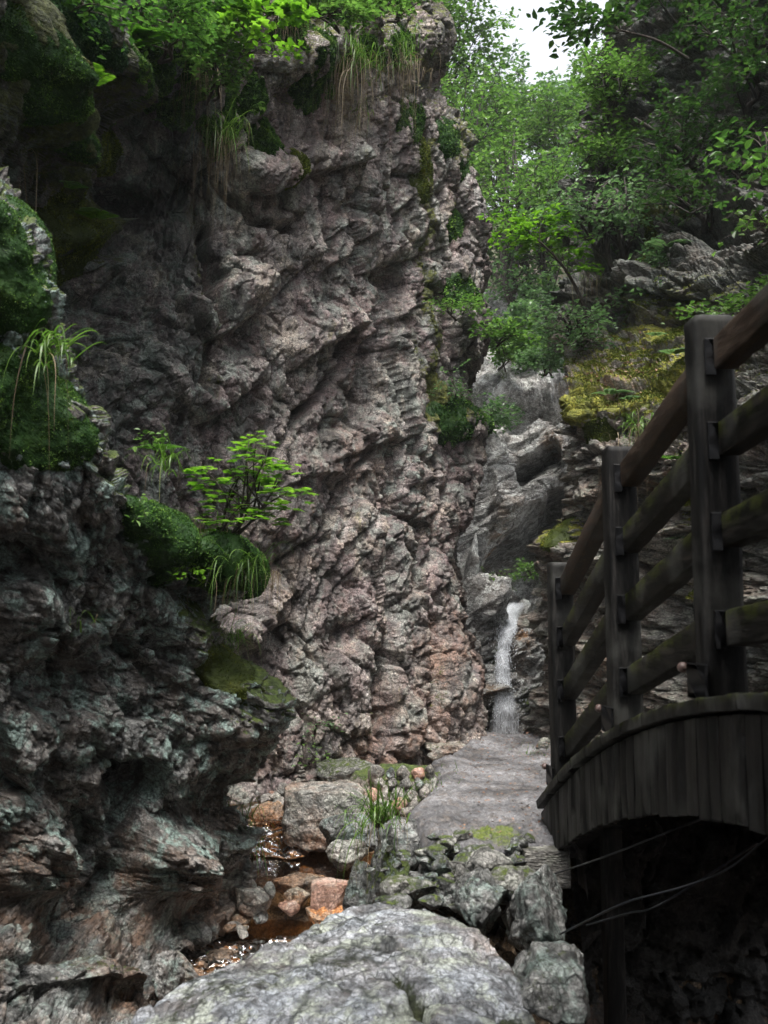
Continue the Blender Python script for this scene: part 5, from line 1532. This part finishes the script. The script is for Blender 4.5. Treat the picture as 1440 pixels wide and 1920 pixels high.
# ------------------------------------------------------------------ moss cushions: pads that swell out of the rock they grow on
def moss_patch(key, box, thick, label, mat, seed, ntuft=6000, tl=.016, sag=.25):
    rs_ = np.random.RandomState(seed)
    V, nn_, ax, ay, n0, (nr, nc) = SHEETS[key]
    x0, y0, x1, y1 = box
    cx, cy, rx, ry = (x0 + x1) / 2, (y0 + y1) / 2, (x1 - x0) / 2, (y1 - y0) / 2
    r = np.hypot((ax - cx) / rx, (ay - cy) / ry)
    g = (r < 1.5).reshape(nr, nc)
    ii, jj = np.where(g.any(1))[0], np.where(g.any(0))[0]
    i0, i1, j0, j1 = ii[0], ii[-1] + 1, jj[0], jj[-1] + 1
    st = max(1, int(max(i1 - i0, j1 - j0) / 150))
    sl = (slice(i0, i1, st), slice(j0, j1, st))
    P = V.reshape(nr, nc, 3)[sl].copy()
    N0 = n0.reshape(nr, nc, 3)[sl].copy()
    rr = r.reshape(nr, nc)[sl].copy()
    vv = ((ay - cy) / ry).reshape(nr, nc)[sl]
    it = max(6, int(min(P.shape[:2]) * .9))
    for _ in range(it):
        P[1:-1] = (P[:-2] + 2 * P[1:-1] + P[2:]) / 4
        P[:, 1:-1] = (P[:, :-2] + 2 * P[:, 1:-1] + P[:, 2:]) / 4
    sh = P.shape[:2]
    pf = P.reshape(-1, 3).astype(np.float32)
    sc = max(.08, np.ptp(P[..., 2]))
    rr = rr + .50 * fbm(pf / sc * 2.6, 3, seed % 70).reshape(sh) + .08 * fbm(pf / sc * 9, 3, seed % 61).reshape(sh)
    prof = np.clip(1 - rr ** 2, 0, 1) ** .8
    lump = 1 + .9 * fbm(pf / sc * 3.6, 3, seed % 53).reshape(sh)
    off = thick * prof * lump - .03 * sstep(.75, 1.05, rr)
    D = N0 + np.array([0, 0, -1.0]) * (sag * sstep(-.3, .9, vv) * prof)[..., None]
    Q = P + D * off[..., None] + .018 * fbm(pf * 16, 4, seed % 31).reshape(sh)[..., None] * N0
    fq = grid_faces(*sh)
    Q = Q.reshape(-1, 3)
    keep = (rr.ravel()[fq] < 1.04).all(1)
    fq = fq[keep]
    if len(fq) < 20: return None
    tri = np.concatenate([fq[:, [0, 1, 2]], fq[:, [0, 2, 3]]])
    n = vnormals(Q, tri)
    n *= np.sign((n * N0.reshape(-1, 3)).sum(1) + 1e-9)[:, None]
    ar = np.linalg.norm(np.cross(Q[tri[:, 1]] - Q[tri[:, 0]], Q[tri[:, 2]] - Q[tri[:, 0]]), axis=1)
    fa = tri[rs_.choice(len(tri), ntuft, p=ar / ar.sum())]
    bc = rs_.dirichlet((1, 1, 1), ntuft)
    pt, nv = (Q[fa] * bc[..., None]).sum(1), (n[fa] * bc[..., None]).sum(1)
    cl = fbm((pt * 30).astype(np.float32), 3, 13) * .7 + .6 * fbm((pt * 7).astype(np.float32), 2, 14)
    d = nv + rs_.normal(size=(ntuft, 3)) * .45 + np.array([0, 0, -.12])
    d /= np.linalg.norm(d, axis=1)[:, None]
    s_ = np.cross(d, rs_.normal(size=(ntuft, 3))); s_ /= np.linalg.norm(s_, axis=1)[:, None]
    L_ = tl * (rs_.uniform(.5, 1.3, ntuft) * (1 + .6 * np.clip(cl, -.6, 1)))[:, None]
    b = pt - nv * .003
    T = np.stack([b, b + d * L_ * .45 + s_ * L_ * .26, b + d * L_, b + d * L_ * .45 - s_ * L_ * .26], 1).reshape(-1, 3)
    a = np.arange(ntuft) * 4
    used = np.unique(tri)
    mp = np.zeros(len(Q), int); mp[used] = np.arange(len(used))
    tri = mp[tri]
    tf = np.concatenate([np.stack([a, a + 1, a + 2], 1), np.stack([a, a + 2, a + 3], 1)]) + len(used)
    tn = np.concatenate([np.full(len(used), .15), np.repeat(np.clip(.45 + .7 * cl + rs_.normal(size=ntuft) * .22, 0, 1), 4)])
    o = obj("moss_mound", np.concatenate([Q[used], T]), [tri, tf], mat, smooth=False, attrs={'tint': tn})
    return tag(o, label, "moss")

MM = [  # box, Y, label, mat, tufts, tuft length
 ((-60, 395, 108, 640), 3.35, "smooth dewy moss cushion draped over the rock at the left edge", M_moss, 11000, .013),
 ((-70, 640, 205, 880), 3.75, "largest deep green moss cushion hanging over the near cliff, lower left of the dewy one", M_moss, 20000, .014),
 ((236, 872, 392, 1075), 4.95, "big deep green moss cushion sloping down the shelf below the slender shrub", M_moss, 14000, .015),
 ((392, 985, 502, 1110), 5.75, "rounded bright moss cushion with drooping grass at the end of the shelf", M_moss, 8000, .016),
 ((455, 125, 502, 218), 6.9, "upright finger-shaped moss cushion on the cliff edge", M_moss, 4000, .02),
 ((462, 215, 522, 290), 6.9, "plump moss cushion below the finger-shaped one", M_moss, 4200, .02),
 ((518, 285, 556, 350), 7.2, "olive moss cushion lowest in the hanging row on the cliff edge", M_mossy, 2600, .02),
 ((420, 165, 456, 260), 6.8, "narrow dark moss cushion left of the plump one", M_moss, 2600, .02),
 ((560, 135, 610, 210), 7.4, "rounded moss cushion left of the big drooping grass", M_moss, 3200, .02),
 ((600, 125, 632, 180), 7.5, "small moss cushion tucked under the top of the big drooping grass", M_moss, 2000, .02),
 ((500, 20, 565, 90), 7.0, "moss hump on the cliff top above the bright twig", M_moss, 3200, .02),
 ((565, 60, 610, 140), 7.5, "slanting moss cushion running down the cliff top", M_moss, 2600, .022),
 ((675, 75, 712, 145), 8.3, "moss cushion on the right of the big drooping grass", M_moss, 2400, .022),
 ((720, 50, 760, 120), 8.6, "pale moss cushion by the upper right overhang of the tall cliff", M_moss, 2200, .024),
 ((742, 190, 786, 265), 9.0, "tongue of moss on the right part of the tall cliff", M_moss, 2600, .024),
 ((815, 215, 868, 290), 9.9, "moss cushion on the right shoulder of the tall cliff", M_moss, 2600, .024),
 ((862, 265, 893, 335), 10.0, "moss cushion hanging off the right shoulder, below the first", M_moss, 1800, .024),
 ((886, 335, 910, 370), 10.1, "little moss cap on the right edge of the tall cliff", M_moss, 1000, .024),
 ((828, 375, 880, 450), 9.8, "ferny moss tongue on the right edge of the tall cliff", M_moss, 2200, .028),
 ((822, 745, 900, 825), 9.65, "ferny olive green cushion on the right edge of the tall cliff, above the path", M_moss, 4200, .03),
 ((840, 520, 896, 590), 9.9, "pale fern-covered hump on the right edge of the tall cliff", M_moss, 2200, .03),
 ((-30, -40, 45, 200), 4.0, "dark wet moss column in the top left corner", M_moss, 9000, .014),
 ((55, -40, 150, 130), 4.6, "broad dark moss curtain at the top left", M_mossd, 9000, .016),
 ((60, 120, 106, 300), 4.4, "narrow hanging moss column below the moss curtain", M_moss, 5000, .015),
 ((150, 10, 195, 140), 5.2, "dark moss column right of the moss curtain", M_moss, 4500, .017),
 ((250, 60, 330, 130), 5.9, "dark moss ledge under the shaded bush", M_moss, 4500, .018),
 ((85, 330, 150, 440), 5.4, "olive moss trailing down the broken rock on the left", M_mossy, 4200, .02),
 ((1232, 348, 1312, 405), 8.3, "yellow-green moss dome on the right cliff", M_mossy, 3600, .018),
 ((1205, 420, 1240, 470), 8.6, "small yellow-green moss cap below the dome", M_mossy, 1800, .018),
 ((1030, 975, 1080, 1032), 8.5, "yellow-green moss cap on the stub of rock above the first railing post", M_mossy, 2200, .018),
 ((1100, 785, 1170, 835), 7.85, "rusty moss lip hanging over the lower ledge of the right cliff", M_mossy, 3000, .02),
 ((1210, 330, 1240, 420), 8.9, "bluish moss streak on the steep rock left of the yellow dome", M_mossd, 2000, .03),
]
MM += [((240, 95, 320, 175), 0, "moss cushion at the top left, right of the dark moss columns", M_moss, 4000, .018),
       ((300, 170, 372, 250), 0, "dark green moss cushion under the withered brown grass", M_moss, 4000, .018),
       ((378, 215, 432, 300), 0, "moss cushion behind the grass that hangs over the dark recess", M_moss, 3500, .018),
       ((180, 230, 240, 330), 0, "olive moss trail in the upper part of the dark recess", M_mossy, 3500, .018),
       ((630, 70, 680, 140), 0, "moss cushion above the biggest grass tuft", M_moss, 3000, .02),
       ((80, 400, 160, 520), 0, "olive moss hanging down the broken rock above the dewy cushion", M_mossy, 5000, .016),
       ((760, 270, 800, 380), 0, "narrow moss streak on the right part of the tall cliff", M_mossy, 2500, .02),
       ((330, 90, 440, 190), 0, "broad moss pad under the loose green bush on the cliff edge", M_moss, 6000, .018),
       ((190, 150, 270, 260), 0, "dark moss streamer hanging in the shade left of the dark recess", M_moss, 5000, .017),
       ((600, -60, 690, 60), 0, "moss pad on the cliff top under the dark green bush", M_moss, 4000, .022),
       ((372, 1205, 485, 1300), 0, "thin yellow-green moss on the sloping rim of the near cliff", M_mossy, 5000, .013)]
for k, (box, Y, lab, mat, nt, tl) in enumerate(MM):
    x0, y0, x1, y1 = box
    key = 'rock_cliff2' if k in (0, 1, 2) or 'near cliff' in lab else 'rock_cliff3' if x0 > 1000 else 'rock_cliff1'
    if k == 3: key = 'rock_cliff2'; box = (372, 985, 492, 1110)
    dist = {'rock_cliff2': 4.3, 'rock_cliff3': 8.3, 'rock_cliff1': 7.0}[key]
    w_ = min(x1 - x0, y1 - y0) * dist / F
    th_ = .07 if k in (0, 1) else .09 if k == 2 else .17 if k == 3 else min(.14, .26 * w_)
    gx, gy = (x1 - x0) * .08, (y1 - y0) * .08
    near = k in (0, 1, 2, 3)
    if 'rim of the near cliff' in lab: th_ = .035
    moss_patch(key, (box[0] - gx, box[1] - gy, box[2] + gx, box[3] + gy), th_, lab, mat, 600 + k, int(nt * (5 if near else 2.6)), tl * (.62 if near else .75))

# moss carpet and fallen leaves on the sloping ledge of the right cliff
def ledge_cover():
    V, nn_, ax, ay = SHEETS['rock_cliff3'][:4]
    rs_ = np.random.RandomState(9)
    lf = fbm((V * 2.2).astype(np.float32), 4, 17)
    w_ = (blob(ax, ay, 1190, 690, 130, 75) + .8 * blob(ax, ay, 1265, 610, 70, 50) + .7 * line_mask([(1245, 410), (1210, 500), (1140, 570)], 22, ax, ay, V) + .6 * blob(ax, ay, 1130, 790, 70, 14) + .5 * blob(ax, ay, 1280, 920, 45, 40) + .5 * blob(ax, ay, 1290, 1110, 30, 110)) * sstep(-.1, .5, nn_[:, 2]) * sstep(-.12, .1, lf)
    idx = rs_.choice(len(V), 110000, p=w_ / w_.sum())
    p, n = V[idx] + rs_.normal(size=(110000, 3)) * .004, nn_[idx]
    d = n + rs_.normal(size=p.shape) * .5; d /= np.linalg.norm(d, axis=1)[:, None]
    s = np.cross(d, rs_.normal(size=p.shape)); s /= np.linalg.norm(s, axis=1)[:, None]
    L_ = .011 * rs_.uniform(.5, 1.4, len(p))[:, None]
    T = np.stack([p, p + d * L_ * .5 + s * L_ * .32, p + d * L_, p + d * L_ * .5 - s * L_ * .32], 1).reshape(-1, 3)
    a = np.arange(len(p)) * 4
    tf = np.concatenate([np.stack([a, a + 1, a + 2], 1), np.stack([a, a + 2, a + 3], 1)])
    o = obj("moss_carpet", T, [tf], M_mossy, smooth=False, attrs={'tint': np.repeat(np.clip(rs_.normal(.5, .25, len(p)), 0, 1), 4)})
    tag(o, "yellow-green moss carpet over the sloping ledges of the right cliff", "moss", kind='stuff')
    w2 = (blob(ax, ay, 1150, 715, 90, 30) + .5 * blob(ax, ay, 1190, 680, 60, 30) + .5 * blob(ax, ay, 1180, 775, 50, 12)) * sstep(0, .5, nn_[:, 2])
    idx = rs_.choice(len(V), 700, p=w2 / w2.sum())
    Vl, Fl, tn = leaves(V[idx] + [0, 0, .012], .03, rs_, 'diamond', .6)
    M_dead = leaf_mat("dead_leaf", (.06, .025, .012), (.16, .08, .045), (.30, .18, .12), .1, .6)
    o = obj("leaf_litter", Vl, [Fl], M_dead, smooth=False, attrs={'tint': tn})
    tag(o, "brown fallen leaves on the mossy ledge of the right cliff", "fallen leaves", kind='stuff')
    # fallen leaves and crumbs along the path
    n = 420
    Y = rs_.uniform(4.7, 9.2, n); X = np.interp(Y, [4.7, 6, 7.5, 9.2], [.75, .85, .95, 1.2]) + rs_.normal(size=n) * .28
    Vl, Fl, tn = leaves(np.stack([X, Y, np.full(n, CZ - .97)], 1), .022, rs_, 'diamond', .85)
    o = obj("leaf_litter", Vl, [Fl], M_dead, smooth=False, attrs={'tint': tn})
    tag(o, "brown leaf scraps scattered on the path", "fallen leaves", kind='stuff')
ledge_cover()

# ------------------------------------------------------------------ grass tufts
def grass(root, label, n, length, seed, out=(0, -1, 0), up=.9, green=.7, width=.0045, droop=1.0, spread=.05, hang=None, gm=None):
    """A tuft: blades rise, lean outwards and droop; the straw hangs straight down from the same root."""
    rs_ = np.random.RandomState(seed)
    root = np.array(root, float)
    t = empty("grass_tuft", root)
    tag(t, label, "grass")
    out = np.array(out, float)
    for part, cnt, mat in (("green_blades", int(n * green), gm or M_grass), ("dry_blades", n - int(n * green), M_straw)):
        if cnt < 1: continue
        mb_V, mb_F, tn = [], [], []
        dry = part == "dry_blades"
        K = 8
        for k in range(cnt):
            a = rs_.uniform(-1.5, 1.5)
            d = np.array([out[0] * math.cos(a) - out[1] * math.sin(a), out[0] * math.sin(a) + out[1] * math.cos(a), 0])
            L_ = length * rs_.uniform(.3, 1.1) * ((hang or 1.0) * .75 if dry else 1)
            u = up * rs_.uniform(.4, 1.2) * (.35 if dry else 1)
            s = np.linspace(0, 1, K)
            dr = droop * rs_.uniform(.5, 1.3) * (1.9 if dry else 1)
            horiz = s - .35 * s ** 2 if not dry else .35 * (1 - np.exp(-3 * s))
            z = u * s - dr * s ** 2
            c = root + rs_.normal(size=3) * spread * np.array([1, .6, .5]) + L_ * (d * horiz[:, None] * rs_.uniform(.4, 1.0) + np.array([0, 0, 1]) * z[:, None])
            c[:, 0] += L_ * (.03 * np.sin(s * 6 + k) + .16 * rs_.normal() * s) * dry
            sd_ = np.cross(d, [0, 0, 1]) * (width * rs_.uniform(.5, 1.0) * (.55 if dry else 1))
            prof = (1 - s ** 2.2) * .95 + .05
            V = np.stack([c - sd_ * prof[:, None], c + sd_ * prof[:, None] + np.array([0, 0, .001])], 1).reshape(-1, 3)
            mb_F.append(grid_faces(K, 2) + k * K * 2)
            mb_V.append(V); tn.append(np.full(K * 2, np.clip(rs_.normal(.5, .25), 0, 1)))
        obj(part, np.concatenate(mb_V), [np.concatenate(mb_F)], mat, t, attrs={'tint': np.concatenate(tn)})

def on(key, px, py, off=.05):
    V, n = surf(key, px, py)
    return V + n * off
W1, W2, W3 = 'rock_cliff1', 'rock_cliff2', 'rock_cliff3'
GR = [
 (on(W1, 640, 125), "biggest grass tuft spilling over the cliff edge, green above and straw-coloured below", 380, .58, dict(green=.5, droop=1.0, spread=.14, hang=1.25)),
 (on(W1, 400, 255), "grass tuft hanging over the dark recess of the tall cliff with long straw ends", 240, .55, dict(green=.55, droop=1.0, spread=.08, hang=1.3)),
 (on(W1, 370, 120), "brown withered grass hanging beside green blades near the top of the cliff", 190, .45, dict(green=.5, spread=.10, hang=1.1)),
 (on(W1, 350, 80), "fresh green grass at the top of the cliff by the loose bush", 110, .40, dict(green=1.0, spread=.12)),
 (on(W1, 730, 125), "straw-coloured grass hanging near the upper right overhang", 150, .45, dict(green=.25, spread=.14, hang=1.2)),
 (on(W1, 715, 90), "green grass above the straw-coloured hanging grass", 80, .4, dict(green=.9, spread=.1)),
 (on(W1, 655, 225), "small tuft of pale straw below the biggest grass tuft", 60, .35, dict(green=.2, spread=.06, hang=1.2)),
 (on(W1, 525, 20), "brown withered grass on the cliff top over the moss hump", 90, .4, dict(green=.2, spread=.1)),
 (on(W2, 440, 1000, .20), "grass drooping over the rounded bright moss cushion", 90, .36, dict(green=.8, spread=.07, droop=1.1)),
 (on(W2, 425, 1040, .20), "withered brown grass hanging below the drooping grass", 60, .36, dict(green=.15, spread=.06)),
 (R(512, 1075, 7.9), "few reddish dry stalks beside the moss cushion on the tall cliff", 26, .32, dict(green=.0, spread=.03)),
 (on(W2, 390, 1215, .06), "light green grass leaning over the rim of the near cliff above the pale knob", 60, .30, dict(green=.95, out=(.6, -.8, 0), spread=.05)),
 (on(W2, 375, 1180), "thin long blades rising from the rim above the light green grass", 14, .30, dict(green=.9, out=(.9, -.4, 0), up=1.2, droop=.7)),
 (on(W2, 300, 1070, .12), "yellow-green grass on the slope of the near cliff below the big moss cushion", 40, .20, dict(green=.9, out=(.3, -1, 0), gm=M_leafy)),
 (on(W2, 25, 625, .12), "broad bright grass blades at the left edge between the two big moss cushions", 60, .34, dict(green=.85, out=(.7, -.7, 0), width=.006, spread=.05)),
 (on(W2, 90, 1145), "few yellowish blades on the dark face of the near cliff", 14, .18, dict(green=.6)),
 (R(310, 870, 5.2), "thin grass behind the big moss cushion at the back of the shelf", 50, .32, dict(green=.9, up=1.1)),
 (R(718, 1530, 5.0), "vivid green grass tuft on the corner boulder of the path", 120, .30, dict(green=.85, out=(-.4, -.9, 0), up=1.25, droop=.95, spread=.05)),
 (R(690, 1545, 5.1), "long drooping grass left of the vivid tuft", 30, .34, dict(green=.8, out=(-1, -.2, 0), up=.8, droop=1.2)),
 (on(W2, 440, 1540), "green grass tuft at the stream's edge below the near cliff", 70, .36, dict(green=.95, out=(.9, -.3, 0), up=.9, droop=1.0, spread=.06)),
 (on(W2, 445, 1590), "second smaller tuft hanging above the upper pool", 40, .28, dict(green=.9, out=(.7, -.6, 0), droop=1.3)),
 (on(W3, 1062, 735), "bleached grass hanging off the tip of the mossy ledge", 160, .50, dict(green=.03, out=(-.8, -.6, 0), spread=.10, up=.5, hang=.9)),
 (on(W3, 1225, 775), "bluish green tuft hanging over the lower mossy ledge with straw below", 130, .34, dict(green=.55, spread=.10, hang=1.3)),
 (on(W3, 1095, 640), "green grass standing along the upper edge of the mossy ledge", 70, .30, dict(green=.95, spread=.16, up=1.2, droop=.7)),
 (on(W3, 1255, 770), "thin tuft at the right end of the lower mossy ledge", 50, .26, dict(green=.6, spread=.06)),
 (R(1000, 1425, 8.2), "little green tuft at the right side of the path before the first post", 70, .14, dict(green=1.0, spread=.08, up=1.1, droop=.6, width=.003)),
 (R(760, 1498, 6.4), "fine grass in the mortar of the cobble bank", 30, .12, dict(green=1.0, spread=.05, width=.003)),
 (R(815, 1480, 6.3), "low fresh grass along the left edge of the path", 60, .08, dict(green=1.0, spread=.12, width=.003, up=1.2, droop=.5)),
 (R(1105, 525, 9.6), "brown withered grass on the rock knob below the many-stemmed shrub", 70, .35, dict(green=.2, spread=.12)),
 (on(W1, 20, 270), "long grey dead roots hanging in the dark at the left edge", 40, .5, dict(green=0, spread=.05, hang=1.3)),
]
for k, (rt, lab, n, ln, kw) in enumerate(GR):
    grass(rt, lab, n, ln, 900 + k, **kw)

# ------------------------------------------------------------------ ferns
def fern(root, label, nf, length, seed, out=(0, -1, 0), up=.5, mat=None):
    rs_ = np.random.RandomState(seed)
    root = np.array(root, float)
    V, Fq, tn, n0 = [], [], [], 0
    for k in range(nf):
        a = rs_.uniform(-1.3, 1.3)
        d = np.array([out[0] * math.cos(a) - out[1] * math.sin(a), out[0] * math.sin(a) + out[1] * math.cos(a), 0])
        L_ = length * rs_.uniform(.7, 1.1)
        s = np.linspace(0, 1, 22)
        c = root + L_ * (d * s[:, None] + np.array([0, 0, 1]) * (up * s - .55 * s ** 2)[:, None])
        sd_ = np.cross(d, [0, 0, 1])
        for i in range(2, 21):
            ln = L_ * .26 * math.sin(PI * (.12 + .86 * i / 21)) ** .8
            tan = c[min(i + 1, 21)] - c[i - 1]; tan /= np.linalg.norm(tan)
            for sg in (-1, 1):
                e = sd_ * sg + tan * .45 + np.array([0, 0, -.15]); e /= np.linalg.norm(e)
                w_ = tan * ln * .17
                V += [c[i], c[i] + e * ln * .4 + w_, c[i] + e * ln, c[i] + e * ln * .4 - w_]
                Fq.append([n0, n0 + 1, n0 + 2, n0 + 3]); n0 += 4
                tn += [np.clip(rs_.normal(.5, .2), 0, 1)] * 4
    o = obj("fern", np.array(V), [np.array(Fq)], mat or M_fern, origin=root, smooth=False, attrs={'tint': np.array(tn)})
    tag(o, label, "fern")
FN = [(on(W1, 70, 120), "bright fern at the top left beside the moss curtain", 7, .28, dict(mat=M_leafy)), (on(W1, 95, 335), "small fern below the hanging moss column on the left", 5, .18, dict(out=(.6, -.8, 0))),
      (on(W1, 118, 425), "bright fern on the olive moss of the broken rock, left", 7, .24, dict(out=(.5, -.8, 0), mat=M_leafy)), (on(W1, 200, 60), "dark fern hanging from the moss columns at the top", 8, .36, dict()),
      (on(W1, 240, 105), "fern drooping below the shaded bush at the top left", 7, .3, dict()), (on(W1, 855, 400), "fern on the ferny moss tongue of the tall cliff", 8, .35, dict(out=(.3, -.9, 0))),
      (on(W1, 860, 770), "fern spreading over the olive cushion above the path", 9, .35, dict(out=(.2, -.9, 0))), (on(W1, 870, 560), "pale fern on the right edge of the tall cliff half way up", 7, .3, dict(out=(.2, -.9, 0))),
      (on(W3, 1130, 740), "small fern under the lip of the mossy ledge", 6, .22, dict(mat=M_leafb)), (on(W3, 1180, 730), "second small fern on the front of the mossy ledge", 6, .2, dict(mat=M_leafb)),
      (on(W3, 1270, 680), "pale fern on the mossy ledge just left of the tall railing post", 7, .22, dict(mat=M_leafb)), (on(W3, 1240, 655), "tiny fern in the middle of the moss carpet", 5, .16, dict(mat=M_leafb)),
      (on(W3, 1285, 500), "pale fern on the dark rock above the mossy ledge", 6, .25, dict(mat=M_leafb)), (on(W3, 1265, 1000), "little fern seen through the upper rails", 6, .18, dict(mat=M_leafb)),
      (on(W3, 1290, 860), "fern behind the tall railing post", 6, .2, dict(mat=M_fern)), (R(300, 845, 5.9), "fern at the back of the mossy shelf", 5, .2, dict())]
for k, (rt, lab, nf, ln, kw) in enumerate(FN): fern(rt, lab, nf, ln, 950 + k, **kw)

# ------------------------------------------------------------------ thin mist in the gorge
def haze():
    bm = bmesh.new()
    bmesh.ops.create_cube(bm, size=1)
    for v in bm.verts: v.co = Vector((v.co.x * 140, 12 + v.co.y * 130, 22 + v.co.z * 60))
    me = bpy.data.meshes.new("haze"); bm.to_mesh(me); bm.free()
    o = bpy.data.objects.new("haze", me); C.objects.link(o)
    m = bpy.data.materials.new("haze"); m.use_nodes = True
    N, L = m.node_tree.nodes, m.node_tree.links
    N.clear()
    out = N.new("ShaderNodeOutputMaterial"); v = N.new("ShaderNodeVolumePrincipled")
    v.inputs['Color'].default_value = (.86, .93, .97, 1)
    v.inputs['Density'].default_value = .001
    L.new(v.outputs[0], out.inputs['Volume'])
    me.materials.append(m)
    tag(o, kind='stuff')
haze()
